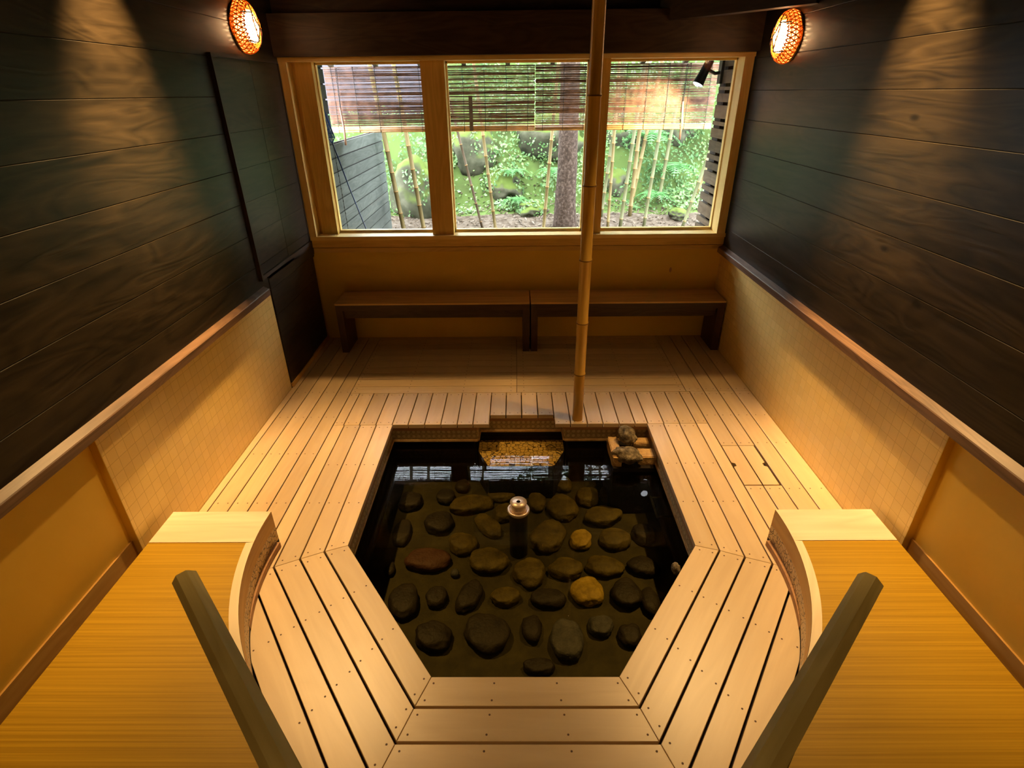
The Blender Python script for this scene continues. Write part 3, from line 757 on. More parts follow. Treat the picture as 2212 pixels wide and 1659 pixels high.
# ------------------------------------------------------------------ wall lamps
def sconce(X, yc, zc, sg, label):
    root = empty('wall_lamp', (X, yc, zc), label, 'wall lamp')
    inw = -sg  # into the room
    Rr = .132; D = .105
    def P(r, a, d):  # on basket surface
        k = 1 + .05 * math.cos(4 * a)  # a little squared
        return Vector((X + inw * d, yc + r * k * math.cos(a), zc + r * k * math.sin(a)))
    def prof(t):  # 0 rim at the wall -> 1 centre of front
        if t < .5:
            u = t / .5; return Rr * (1 - .05 * u * u) + .012 * math.sin(PI * u), D * .78 * u
        u = (t - .5) / .5; return (Rr * .95) * (1 - u ** 1.15), D * (.78 + .22 * math.sin(min(1, u * 1.9) * PI / 2))
    b = MB(); b.lathe([(0, 0), (Rr * 1.05, 0), (Rr * 1.05, .012), (0, .012)], (X, yc, zc), 40, axis=Matrix.Rotation(inw * PI / 2, 3, 'Y')); b.build('back_plate', 'lampback', root)
    ps = [(.70 * Rr, D * .62), (.69 * Rr, D * .80), (.60 * Rr, D * .90), (.35 * Rr, D * .94), (0.001, D * .945)]
    b = MB(); b.lathe(ps, (X, yc, zc), 40, axis=Matrix.Rotation(inw * PI / 2, 3, 'Y')); b.build('paper_shade', 'paper', root)
    w = MB()
    def ribbon(pts, wd, lift=0.0):
        w.tube(pts, wd, 4, caps=False, sm=False)
    # sides: two families of slanting strips + hoops
    for fam in (1, -1):
        for k in range(30):
            a0 = 2 * PI * k / 30
            pts = []
            for i in range(7):
                t = .02 + .56 * i / 6; r, d = prof(t); pts.append(P(r, a0 + fam * .42 * i / 6, d))
            ribbon(pts, .0042)
    for t in (.03, .17, .31, .44, .54):
        r, d = prof(t); ribbon([P(r, 2 * PI * i / 40, d) for i in range(41)], .0030 if t > .05 else .005)
    w.build('woven_side', 'weave', root)
    w = MB()
    for fam in range(3):
        th = fam * PI / 3 + .2
        for k in range(-7, 8):
            off = k * .0165; pts = []
            half = math.sqrt(max(0, (Rr * .93) ** 2 - off ** 2))
            if half < .02: continue
            for i in range(9):
                s_ = -half + 2 * half * i / 8
                y = math.cos(th) * s_ - math.sin(th) * off; z = math.sin(th) * s_ + math.cos(th) * off
                r = math.hypot(y, z); u = max(0, 1 - (r / (Rr * .95))) ** (1 / 1.15)
                d = D * (.78 + .22 * math.sin(min(1, u * 1.9) * PI / 2)) + .001
                pts.append(Vector((X + inw * d, yc + y, zc + z)))
            w.tube(pts, .0012, 4, caps=False)
    w.build('woven_front', 'weave', root)
    w = MB(); rg = random.Random(int(100 * zc))
    for pts2 in ([(-.13, .07), (-.03, .075), (.06, .0), (.125, -.05)], [(.06, 0), (.0, -.085), (-.10, -.085)], [(-.02, .12), (-.03, .04), (.0, -.03), (.01, -.08)], [(.04, .10), (.06, 0), (.07, -.11)]):
        pp = []
        for i in range(len(pts2) - 1):
            for j in range(4):
                y, z = lerp(pts2[i], pts2[i + 1], j / 4); pp.append((y + rg.uniform(-.002, .002), z + rg.uniform(-.002, .002)))
        pp.append(pts2[-1]); q = []
        for y, z in pp:
            r = min(math.hypot(y, z), Rr * .99); u = max(0, 1 - (r / (Rr * .97))) ** (1 / 1.15)
            d = D * (.78 + .22 * math.sin(min(1, u * 1.9) * PI / 2)) + .004
            q.append(Vector((X + inw * d, yc + y, zc + z)))
        w.tube(q, .0034, 5, caps=False)
    w.build('twig', 'twig', root)
sconce(XL, 4.205, 2.436, -1, 'round woven basket wall lamp glowing above the tall plank cupboard')
sconce(XR, 4.185, 2.343, 1, 'round woven basket wall lamp glowing beside the diagonal brace')

# ------------------------------------------------------------------ stones
import bmesh
def blob(name, mat, c, r, rot=0, seed=0, amp=.16, sub=3, freq=1.3, flat=0.0, tiltx=0, parent=None, ang=0.0):
    bm = bmesh.new(); bmesh.ops.create_icosphere(bm, subdivisions=sub, radius=1)
    off = Vector((seed * 3.7, seed * 1.9, seed * 5.3))
    for v in bm.verts:
        n = noise.noise(v.co * freq + off) + .4 * noise.noise(v.co * freq * 2.7 + off)
        k = 1 + amp * n
        if ang: k += ang * (noise.noise(Vector([round(q * 2) / 2 for q in v.co]) * 3 + off))
        co = v.co * k
        if flat: co.z = co.z if co.z < flat else flat + (co.z - flat) * .35
        v.co = Vector((co.x * r[0], co.y * r[1], co.z * r[2]))
    me = bpy.data.meshes.new(name); 
    for f in bm.faces: f.smooth = True
    bm.to_mesh(me); bm.free(); me.materials.append(M[mat])
    o = bpy.data.objects.new(name, me); COL.objects.link(o); o.location = c; o.rotation_euler = (tiltx, 0, rot)
    if parent is not None: o.parent = parent; o.location = Vector(c) - Vector(parent.location)
    return o
ST = '''A .310 2.947 .102 .125 0 m|broad olive stone two places behind and right of the spout
B .579 2.865 .128 .088 10 m|long oval brown stone slanting, the widest in the right back part of the pool
C .401 2.645 .070 .082 0 y|small bright yellow round stone right of the spout
D .190 2.677 .105 .145 -20 m|large yellowish angular stone touching the right side of the spout
E .620 2.644 .104 .086 0 m|oval olive stone to the right of the bright yellow round one
F .496 3.069 .082 .092 -30 m|brown stone behind the long oval one, angled
G .654 3.094 .073 .074 0 m|small rounded brown stone in front of the rock pile
H .331 3.215 .065 .085 0 m|upright oval stone close to the tiled entry step
I .837 3.017 .085 .100 0 d|dark round stone under the rock pile corner
J .820 2.691 .085 .085 0 d|dim oval stone against the right pool wall, middle
K .133 3.021 .065 .095 0 m|oval olive stone right behind the spout
L -.195 2.779 .064 .128 35 m|elongated olive stone slanting left of the spout
M -.327 2.990 .150 .078 12 m|long narrow stone lying crosswise behind the slanting one
N -.356 2.613 .090 .085 0 m|brown heart-shaped stone left of the spout
O -.534 2.808 .098 .102 0 d|dark round stone between the long narrow one and the left wall
P -.758 3.027 .085 .088 0 d|dark stone in the back left corner of the pool
Q -.765 2.725 .062 .110 0 d|dim upright stone against the left pool wall, middle
R -.518 3.076 .072 .070 0 d|small dark stone at the back, near the left band of tiles
S -.113 3.094 .100 .062 0 m|flat oval stone in front of the entry step
T -.099 2.902 .070 .078 0 m|small olive stone half hidden just behind the spout
U -.408 3.200 .055 .070 0 d|dark upright stone left of the entry step
V -.570 2.472 .140 .086 0 r|large reddish-brown speckled oval stone left of the pool centre
W -.179 2.467 .122 .094 0 m|wide wavy olive stone before the spout, on its left
X .069 2.377 .098 .108 0 m|rounded brown stone directly in front of the spout
Y .288 2.402 .103 .080 0 m|reddish-olive stone right of the one in front of the spout
Z .524 2.419 .113 .076 -6 m|smooth dark olive oval stone in the right centre
a .760 2.418 .095 .072 0 d|dim flat stone near the right wall, just before the oval one
b .398 2.227 .090 .100 15 y|mottled bright yellow stone, the nearer of the two yellow ones
c .615 2.210 .094 .098 0 d|dark round stone right of the mottled yellow one
d .745 2.160 .058 .100 0 d|dim tall stone against the right bend of the pool
e -.077 2.195 .086 .062 0 m|flat olive stone with a straight side, near the pool centre
f .167 2.185 .096 .068 0 d|dark flat oval stone left of the mottled yellow one
g -.282 2.206 .066 .118 -20 d|dark elongated stone slanting in the left near part
h -.469 2.197 .062 .068 0 d|dim block-like stone below the reddish one
i -.650 2.165 .085 .120 0 d|large dim upright stone by the left bend of the pool
j .442 2.002 .072 .064 0 g|speckled grey round stone in the right near part
k -.174 1.957 .118 .120 0 d|very dark large round stone in the near left centre
l .068 1.986 .058 .090 0 d|very dark narrow upright stone in the near centre
m .255 1.912 .094 .122 0 g|large dim pear-shaped stone with a pale line, near right
n -.455 1.935 .105 .085 -30 d|dark slanting slab-like stone along the near left side
o .590 1.945 .062 .070 0 d|dark pointed stone along the near right side
p -.383 2.375 .028 .028 0 g|tiny grey pebble below the reddish stone
q -.779 2.406 .030 .052 0 d|small stone at the left wall beside the reddish one
r .101 1.764 .078 .045 0 d|blackish flat stone closest to the near edge'''
for i, ln in enumerate(ST.split('\n')):
    dat, lab = ln.split('|'); _, x, y, rx_, ry_, rot, mk = dat.split()
    x, y, rx_, ry_ = map(float, (x, y, rx_, ry_))
    h = min(.060, .42 * min(rx_, ry_) + .022)
    o = blob('river_stone', {'m': 'stone', 'y': 'stone_y', 'r': 'stone_r', 'd': 'stone_d', 'g': 'stone_g'}[mk], (x, y, -.53 + h * .45), (rx_, ry_, h), math.radians(float(rot)), i + 1, .2, 4 if rx_ > .06 else 2, 1.1, .55)
    tag(o, lab, 'stone', 'river stones set in the pool floor')
# water spout in the middle
SX, SY = .002, 2.563
sp = empty('water_spout', (SX, SY, -.53), 'round metal fountain spout with a pierced cap, standing in the middle of the water', 'spout')
m = MB(); m.lathe([(.056, -.53), (.056, -.200), (.058, -.200), (0, -.200)], (SX, SY, 0), 32); m.build('column', 'black', sp)
m = MB(); m.lathe([(.058, -.200), (.067, -.190), (.068, -.176), (.064, -.170), (.056, -.172), (.050, -.178), (0, -.178)], (SX, SY, 0), 40); m.build('collar', 'brass', sp)
m = MB(); m.lathe([(.038, -.178), (.045, -.164), (.028, -.152), (.032, -.142), (.046, -.134), (.051, -.124), (.050, -.118), (.012, -.117)], (SX, SY, 0), 40)
m.lathe([(.012, -.117), (.010, -.135), (0, -.135)], (SX, SY, 0), 24, 1)
m.build('cap', ['brass', 'gap'], sp)

# rock pile feeding the pool
pile = [('rock', (.745, 3.128, -.020), (.060, .075, .052), 25, 'grey-brown upright rock on top of the stone pile at the pool corner', .9),
        ('rock', (.722, 2.985, -.082), (.098, .062, .052), -12, 'wide ridged rock at the front of the stone pile at the pool corner', .3)]
for i, (nm, c, r, rot, lab, tl) in enumerate(pile):
    tag(blob(nm, 'rock', c, r, math.radians(rot), 30 + i, .22, 4, 1.6, 0, tl * .4, ang=.12), lab, 'rock', 'rocks piled at the pool corner')
def rough_block(name, a, b, seed, lab, mat='block'):
    bm = bmesh.new(); bmesh.ops.create_cube(bm, size=1)
    bmesh.ops.bevel(bm, geom=bm.edges[:], offset=.07, segments=2, affect='EDGES')
    bmesh.ops.subdivide_edges(bm, edges=bm.edges[:], cuts=2, use_grid_fill=True)
    c = [(a[k] + b[k]) / 2 for k in range(3)]; s = [(b[k] - a[k]) for k in range(3)]
    for v in bm.verts:
        n = noise.noise(v.co * 2.3 + Vector((seed, 0, seed))) * .12
        v.co = Vector(((v.co.x * (1 + n)) * s[0], (v.co.y * (1 + n)) * s[1], (v.co.z * (1 + n * .8)) * s[2]))
    me = bpy.data.meshes.new(name); bm.to_mesh(me); bm.free(); me.materials.append(M[mat])
    o = bpy.data.objects.new(name, me); COL.objects.link(o); o.location = c; tag(o, lab, 'stone block', 'blocks under the rock pile'); return o
rough_block('stone_block', (.625, 2.95, -.16), (.690, 3.20, -.075), 3, 'light chipped stone block at the pool centre side of the rock pile')
rough_block('stone_block', (.80, 2.965, -.165), (.925, 3.07, -.085), 5, 'light chipped stone block between the front rock and the deck planks')
rough_block('stone_block', (.80, 3.13, -.15), (.94, 3.20, -.088), 8, 'smooth tan block tucked in the corner behind the rocks')
m = MB(); m.box((.63, 2.93, -.53), (.95, 3.29, -.150), 'z', 0, .5); tag(m.build('rock_plinth', 'poolwall'), 'dark stone plinth under the rock pile in the pool corner', 'plinth')
# submerged bracket and corroded outlet on the tiled side
m = MB()
m.tube([(.86, 2.60, -.28), (.86, 2.80, -.28)], .008, 6); m.tube([(.955, 2.61, -.28), (.86, 2.61, -.28)], .006, 6); m.tube([(.955, 2.79, -.28), (.86, 2.79, -.28)], .006, 6)
tag(m.build('pipe_bracket', 'stone_g'), 'pale pipe bracket under water on the pool wall', 'bracket')
o = blob('water_outlet', 'rock', (.815, 2.06, -.14), (.022, .030, .03), 0, 77, .3, 3, 2.5); tag(o, 'small lime-crusted outlet on the pool wall at the deck bend', 'outlet')

# ------------------------------------------------------------------ veranda outside: eave, siding, slats, blinds
w = MB(); 
for k in range(5): w.box((-2.2, 4.90 + k * .25, 2.47 - k * .016), (2.3, 4.90 + k * .25 + .245, 2.49 - k * .016), 'x')
struct(w.build('roof_soffit', 'darkflat'))
w = MB(); w.box((-2.3, 4.86, 2.50), (2.4, 6.12, 2.56), 'x'); struct(w.build('roof_cover', 'darkflat'))
for k, (x0, x1) in enumerate([(-1.80, -2.06), (-1.52, -1.75), (-1.154, -1.325), (-.784, -.90), (-.419, -.488), (-.066, -.071), (.299, .352), (.66, .76), (1.055, 1.20), (1.42, 1.60)]):
    w = MB()
    a = Vector((x0, 4.95)); b2 = Vector((x1, 6.02))
    w.face([(a.x - .02, a.y, 2.33), (b2.x - .02, b2.y, 2.262), (b2.x + .02, b2.y, 2.262), (a.x + .02, a.y, 2.33)][::-1])
    for sx in (-.02, .02): w.face([(a.x + sx, a.y, 2.33), (b2.x + sx, b2.y, 2.262), (b2.x + sx, b2.y, 2.34), (a.x + sx, a.y, 2.41)][::(1 if sx < 0 else -1)])
    w.face([(b2.x - .02, b2.y, 2.262), (b2.x + .02, b2.y, 2.262), (b2.x + .02, b2.y, 2.34), (b2.x - .02, b2.y, 2.34)][::-1])
    tag(w.build('eave_rafter', 'darkflat'), 'short dark rafter tail under the veranda eave above the blinds', 'rafter', 'rafter tails under the eave')
# siding on the doored side: tall near part, lower far part
w = MB()
z = .30; k = 0
while z < 2.40:
    hh = .122
    ye = 7.62 if z + hh < 1.66 else 5.56
    w.box((-1.72, 4.95, z), (-1.700, ye, z + hh - .012), 'y')
    w.box((-1.73, 4.95, z + hh - .014), (-1.716, ye, z + hh), 'y', 1)
    z += hh; k += 1
w.box((-1.80, 4.95, 0), (-1.73, 7.62, 1.60), 'y', 1); w.box((-1.80, 4.95, 1.6), (-1.73, 5.56, 2.40), 'y', 1)
struct(w.build('wall_outer_left', ['siding', 'gap']))
# slatted screen on the lamp side
gz = [.30, .42, .54, .66, .78, .89, .966, 1.097, 1.188, 1.258, 1.382, 1.467, 1.532, 1.648, 1.75, 1.807, 1.936, 2.028, 2.080, 2.206, 2.36]
sl = empty('slatted_screen', (1.82, 5.25, .30), 'weathered horizontal slat screen outside the window beside the spotlight', 'screen')
for a, b2 in zip(gz, gz[1:]):
    m = MB(); m.box((1.80, 4.96, a + .014), (1.822, 5.50 + .09 * (2.36 - a), b2 - .012), 'y'); m.build('slat', 'slat', sl)
m = MB(); m.box((1.822, 5.0, .0), (1.861, 5.06, 2.4), 'z'); m.box((1.822, 5.42, .0), (1.861, 5.48, 2.4), 'z'); m.build('upright', 'gap', sl)
w = MB(); w.box((1.86, 4.95, 0), (1.90, 5.7, 2.4), 'z'); struct(w.build('wall_outer_right', 'gap'))
w = MB(); w.box((-5.5, 10.2, .2), (-1.35, 10.4, 3.05), 'x'); struct(w.build('wall_neighbour', M['pale_wall'] if 'pale_wall' in M else 'siding'))  # added panel, tones down the bright sky behind the left blind

def blind(x0, x1, label, cordx, cord_bot, seed, tagx=None):
    rg = random.Random(seed)
    root = empty('reed_blind', ((x0 + x1) / 2, 5.9, 1.70), label, 'blind', 'reed blinds hanging from the eave')
    m = MB(); z = 2.262
    m.tube([(x0, 5.9, z), (x1, 5.9, z)], .007, 6, var=.2)
    z -= .012
    while z > 1.765:
        r = rg.uniform(.0023, .0051); pts = []; n = 16; ph = rg.uniform(0, 9); off = rg.uniform(-.006, .006)
        xa = x0 + abs(off) * rg.choice((0, 1)); xb = x1 - abs(rg.uniform(-.005, .005))
        for i in range(n + 1):
            x = xa + (xb - xa) * i / n
            pts.append((x, 5.9 + rg.uniform(-.002, .002), z + .0035 * noise.noise(Vector((x * 2.2, z * 60, ph)))))
        m.tube(pts, r, 4, sm=False)
        z -= rg.choice((.0062, .0072, .0080, .0095, .0125))
    m.build('reed_slats', 'reed', root)
    m = MB()
    for zz, rr_ in ((1.752, .008), (1.735, .009), (1.718, .010)): m.tube([(x0, 5.9 + (.004 if zz == 1.735 else -.002), zz), (x1, 5.9, zz)], rr_, 8)
    m.build('bottom_rod', 'reedrod', root)
    nst = int(round((x1 - x0 - .12) / .207)); 
    for i in range(nst + 1):
        x = x0 + .07 + (x1 - x0 - .14) * i / nst
        s = MB(); s.tube([(x, 5.892, 2.27), (x + .004, 5.891, 2.0), (x, 5.888, 1.705)], .0024, 5); s.build('string', 'string', root)
    s = MB(); s.tube([(cordx, 5.88, 2.26), (cordx, 5.86, cord_bot + .26)], .003, 5); s.tube([(cordx + .012, 5.88, 2.26), (cordx + .004, 5.86, cord_bot + .26)], .003, 5); s.build('pull_cord', 'string', root)
    s = MB(); s.tube([(cordx, 5.86, cord_bot + .33), (cordx + .012, 5.855, cord_bot + .15), (cordx + .008, 5.85, cord_bot)], [.008, .010, .011], 7); s.build('cord_toggle', 'stick', root)
    if tagx:
        s = MB(); s.box((tagx - .018, 5.87, 1.715), (tagx + .018, 5.876, 2.02), 'z'); s.build('wooden_tag', 'tagm', root)
    return root
blind(-1.80, .185, 'wide reed blind with a hanging wooden tag, outside the two panes nearer the cupboard', -1.68, 1.60, 5, -.43)
blind(.188, 1.90, 'reed blind lit warm by the spotlight, outside the pane beside the slat screen', 1.59, 1.62, 9)

# spotlight
sl = empty('spotlight', (1.80, 5.50, 2.18), 'black cylindrical spotlight on the slat screen post, its lens lit white', 'spotlight')
p0 = Vector((1.685, 5.50, 2.275)); p1 = Vector((1.592, 5.465, 2.085)); dd = (p1 - p0).normalized()
m = MB(); m.tube([p0, p0 + dd * .012, p0.lerp(p1, .55), p1 - dd * .01, p1], [.030, .036, .038, .047, .048], 24, caps=False); m.tube([p0 - dd * .002, p0], [.002, .030], 24); m.build('lamp_body', 'black', sl)
m = MB(); m.tube([p1 - dd * .008, p1 - dd * .006], [.044, .044], 24); m.build('lens', 'lens', sl)
m = MB(); m.tube([p0.lerp(p1, .35), (1.74, 5.5, 2.17), (1.798, 5.5, 2.18)], .014, 8); m.build('swivel_arm', 'black', sl)
m = MB(); m.box((1.778, 5.46, 2.09), (1.80, 5.54, 2.27), 'z'); m.build('mount_plate', 'black', sl)

# blue skimmer net leaning upside down + chain
nr = empty('skimmer_net', (-1.455, 5.40, .45), 'blue net on a long thin blue pole leaning against the grey siding', 'net')
m = MB(); m.tube([(-1.38, 5.4, .45), (-1.455, 5.4, .863), (-1.565, 5.4, 1.26), (-1.664, 5.4, 1.66)], .006, 8); m.build('pole', 'bluepole', nr)
m = MB(); rg = random.Random(3)
ring = [(-1.664, 5.40, 1.655), (-1.635, 5.40, 1.70), (-1.66, 5.40, 1.80), (-1.70, 5.41, 1.95), (-1.735, 5.42, 2.02), (-1.755, 5.43, 1.98), (-1.745, 5.42, 1.84), (-1.70, 5.41, 1.70), (-1.664, 5.40, 1.655)]
m.tube(ring, .005, 6)
for i in range(10):
    a = Vector(ring[1]).lerp(Vector(ring[4]), i / 9); b2 = Vector(ring[7]).lerp(Vector(ring[5]), i / 9)
    mid = (a + b2) / 2 + Vector((0, -.035, 0)); m.tube([a, mid, b2], .0035, 4, caps=False)
for i in range(7):
    f = (i + .5) / 7; q = [Vector(ring[1]).lerp(Vector(ring[7]), f), Vector(ring[2]).lerp(Vector(ring[6]), f) + Vector((0, -.035 * math.sin(PI * f), 0)), Vector(ring[4]).lerp(Vector(ring[5]), f)]
    m.tube(q, .0035, 4, caps=False)
m.build('net_mesh', 'blue', nr)
m = MB(); m.tube([(-1.652, 5.38, 1.64), (-1.64, 5.38, 1.3), (-1.628, 5.38, .86), (-1.62, 5.38, .62)], .0025, 5)
for i in range(18):
    z = .64 + i * .056; x = -1.62 - .03 * (z - .62); m.tube([(x, 5.38, z), (x, 5.38, z + .014)], .005, 5)
tag(m.build('bead_chain', 'string'), 'thin dark beaded chain hanging in front of the grey siding', 'chain')

# ------------------------------------------------------------------ garden
def ground_z(x, y):
    base = .30 + .05 * noise.noise(Vector((x * 1.3, y * 1.3, 0)))
    base += max(0, (y - 7.0)) * .16 + max(0, y - 7.6) * .02
    e = 8.55 + .45 * noise.noise(Vector((x * .5, 3.1, 0))) + (.5 if x > 1.6 else 0) * min(1, (x - 1.6)) 
    t = max(0, y - e)
    z = base + 1.6 * t * (1 if t < 1.5 else 1) - max(0, t - 1.6) * .9
    z += .28 * noise.noise(Vector((x * 1.1, y * 1.1, z * .9))) * min(1, t * 1.5) + .10 * noise.noise(Vector((x * 3.3, y * 3.3, z * 3))) * min(1, t * 2)
    k = min(1, max(0, (-1.0 - x) / .4)); z = z * (1 - k) + min(z, 1.62 + .1 * noise.noise(Vector((x * 3, y * 3, 1)))) * k
    return z
g = MB(); nx, ny = 110, 90; X0, X1, Y0, Y1 = -6.5, 7.5, 5.0, 12.8
gx = [X0 + (X1 - X0) * i / nx for i in range(nx + 1)]; gy = [Y0 + (Y1 - Y0) * j / ny for j in range(ny + 1)]
V = [[(x, y, ground_z(x, y)) for x in gx] for y in gy]
for j in range(ny + 1): g.v += V[j]
for j in range(ny):
    for i in range(nx):
        a = j * (nx + 1) + i; g.f.append([a, a + 1, a + nx + 2, a + nx + 1]); g.uv += [(0, 0)] * 4
        g.mi.append(0 if gy[j] > 8.1 else 1); g.var.append(.5); g.sm.append(True)
struct(g.build('garden_ground', ['hill', 'litter']))
def nrm(x, y):
    e = .05; dx = (ground_z(x + e, y) - ground_z(x - e, y)) / (2 * e); dy = (ground_z(x, y + e) - ground_z(x, y - e)) / (2 * e)
    return Vector((-dx, -dy, 1)).normalized()
def leaf(m, c, n, size, rg, ratio=.55, var=None):
    a = Vector((rg.uniform(-1, 1), rg.uniform(-1, 1), rg.uniform(-1, 1))); u = n.cross(a)
    if u.length < .1: u = n.cross(Vector((1, 0, 0)))
    u.normalize(); v = n.cross(u); v.normalize()
    s = size; k = ratio
    m.face([c - u * s * .5, c + v * s * k * .5 + n * s * .08, c + u * s * .5, c - v * s * k * .5 + n * s * .08], [(0, 0)] * 4, 0, rg.random() if var is None else var)
rg = random.Random(11)
m = MB(); cnt = 0
while cnt < 26000:
    x = rg.uniform(-3.2, 4.6); y = rg.uniform(8.2, 11.2)
    d = noise.noise(Vector((x * .9, y * .9, 4))) + .35 * noise.noise(Vector((x * 3, y * 3, 7)))
    if d < -.22 and rg.random() < .8: continue
    z = ground_z(x, y)
    if z < .45 and rg.random() < .8: continue
    n = nrm(x, y); n = (n + Vector((rg.uniform(-.8, .8), rg.uniform(-1.0, .1), rg.uniform(-.4, .9)))).normalized()
    h = abs(noise.noise(Vector((x * 1.7, y * 1.7, 9)))) * .35
    v0 = min(1, max(0, .5 + .9 * noise.noise(Vector((x * .8, y * .8, 2))) + rg.uniform(-.3, .3)))
    leaf(m, Vector((x, y, z)) + nrm(x, y) * rg.uniform(.01, .05 + h), n, rg.uniform(.028, .068), rg, .6, v0); cnt += 1
tag(m.build('ivy_cover', 'leaf'), 'small green leaves covering the garden slope beyond the glass', 'foliage', None, 'stuff')
m = MB()
for _ in range(5200):
    x = rg.uniform(-3.0, 4.4); y = rg.uniform(6.6, 8.9); z = ground_z(x, y)
    n = (Vector((0, 0, 1)) + Vector((rg.uniform(-.7, .7), rg.uniform(-.7, .7), 0))).normalized()
    leaf(m, Vector((x, y, z + rg.uniform(.005, .03))), n, rg.uniform(.03, .09), rg, .35)
tag(m.build('leaf_litter', 'dry'), 'dry bamboo leaves scattered on the ground under the bamboo stems', 'leaf litter', None, 'stuff')
# canopy beyond
m = MB()
for cx_, cy_, cz_, r_ in ((.5, 12.2, 7.4, .6), (-1.9, 12.4, 7.6, .4), (.6, 12.0, 3.0, 1.0), (2.0, 11.8, 4.4, 1.4), (3.6, 11.6, 4.6, 1.6), (5.0, 11, 4.2, 1.6), (1.6, 12.2, 7.6, .8), (3.2, 12.4, 7.6, 1.4)):
    for _ in range(int(700 * r_)):
        d = Vector((rg.gauss(0, 1), rg.gauss(0, 1), rg.gauss(0, 1))).normalized() * r_ * (rg.random() ** .4)
        leaf(m, Vector((cx_, cy_, cz_)) + d, Vector((rg.gauss(0, 1), rg.gauss(0, 1) - .4, rg.gauss(0, 1))).normalized(), rg.uniform(.08, .17), rg, .5)
tag(m.build('tree_canopy', 'canopy'), 'green tree foliage above the garden slope, seen through the blinds', 'foliage', None, 'stuff')
# boulders
BL = []
bl = [((-1.42, 8.35, .72), (.42, .34, .50), 'yellow-green mossy boulder behind the two culms nearest the siding'),
      ((-.62, 8.95, 1.30), (.40, .32, .36), 'rounded grey boulder with ivy, upper part of the slope behind the dividing post'),
      ((-.20, 8.75, .78), (.36, .28, .26), 'low mossy boulder between the leaning brown stem and its neighbour'),
      ((.50, 9.05, 1.42), (.50, .36, .38), 'large mossy boulder high on the slope behind the tree trunk'),
      ((.25, 8.20, .52), (.24, .18, .14), 'small pale rock on the ground beside the trunk'),
      ((1.46, 8.90, .82), (.30, .24, .24), 'smooth blue-grey boulder low behind the bamboo cluster'),
      ((1.62, 9.35, 1.50), (.45, .36, .42), 'dark green overhanging boulder above the bamboo cluster'),
      ((2.55, 9.5, 1.45), (.36, .28, .28), 'grey rock among ferns near the slat screen'),
      ((2.28, 7.95, .50), (.16, .12, .09), 'small white rock on the litter near the slat screen')]
for i, (c, r, lab) in enumerate(bl):
    tag(blob('boulder', 'boulder', c, r, i, 50 + i, .3, 4, 1.2, 0, ang=.10), lab, 'boulder')
    if r[0] > .2: BL.append((c, r))
m = MB()
for c, r in BL:
    for _ in range(int(2200 * r[0])):
        d = Vector((rg.gauss(0, 1), rg.gauss(0, 1), rg.gauss(0, 1))).normalized()
        if noise.noise(Vector((d.x * 1.5 + c[0], d.y * 1.5, d.z * 1.5))) < -.12: continue
        p = Vector(c) + Vector((d.x * r[0], d.y * r[1], d.z * r[2])) * 1.08
        n = (d + Vector((rg.uniform(-.5, .5), rg.uniform(-.5, .2), rg.uniform(-.3, .6)))).normalized()
        leaf(m, p, n, rg.uniform(.03, .06), rg, .6, min(1, max(0, .5 + rg.uniform(-.5, .5))))
tag(m.build('climbing_leaves', 'leaf'), 'trailing leaves growing over the mossy boulders outside', 'foliage', None, 'stuff')
# ferns
def fern(c, size, label, seed, nf=13):
    rg = random.Random(seed); m = MB(); c = Vector(c)
    for k in range(nf):
        a = 2 * PI * k / nf + rg.uniform(-.2, .2); L_ = size * rg.uniform(.7, 1.1); d = Vector((math.cos(a), math.sin(a), 0)); s = Vector((-d.y, d.x, 0))
        prev = None; pts = []
        for i in range(13):
            t = i / 12; pts.append(c + d * L_ * t * .85 + Vector((0, 0, L_ * (1.0 * t - 1.05 * t * t) + .03)))
        m.tube(pts, .003, 3, caps=False)
        for i in range(1, 13):
            p = pts[i]; t = i / 12; w_ = L_ * .26 * math.sin(PI * min(1, .15 + t * .88)); dirn = (pts[i] - pts[i - 1]).normalized()
            for sg in (-1, 1):
                e = p + s * sg * w_ + dirn * w_ * .35 - Vector((0, 0, w_ * .15)); h = dirn * L_ * .028
                m.face([p - h, e, p + h], [(0, 0)] * 3, 0, rg.random())
    tag(m.build('fern', 'fern'), label, 'fern')
fern((-1.25, 8.3, 1.55), .32, 'small pale fern hanging at the top beside the siding corner', 1)
fern((.55, 8.42, .95), .34, 'fern growing on the bank just before the tree trunk', 2)
fern((1.95, 8.75, 1.35), .55, 'large bright fern beside the bamboo cluster, upper one', 3, 16)
fern((2.35, 8.75, .92), .50, 'arching fern low on the bank near the slat screen', 4, 16)
fern((2.75, 9.0, 1.55), .48, 'bright fern high beside the slat screen', 5)
fern((2.0, 8.35, .62), .34, 'small fern at ground level among the bamboo stems', 6)
fern((-.05, 8.5, .95), .30, 'small fern right of the leaning brown stem', 8)
fern((.0, 8.25, .60), .28, 'low fern on the litter left of the yellow culm by the trunk', 9)
fern((1.55, 8.5, 1.5), .36, 'fern hanging over the dark boulder', 10)
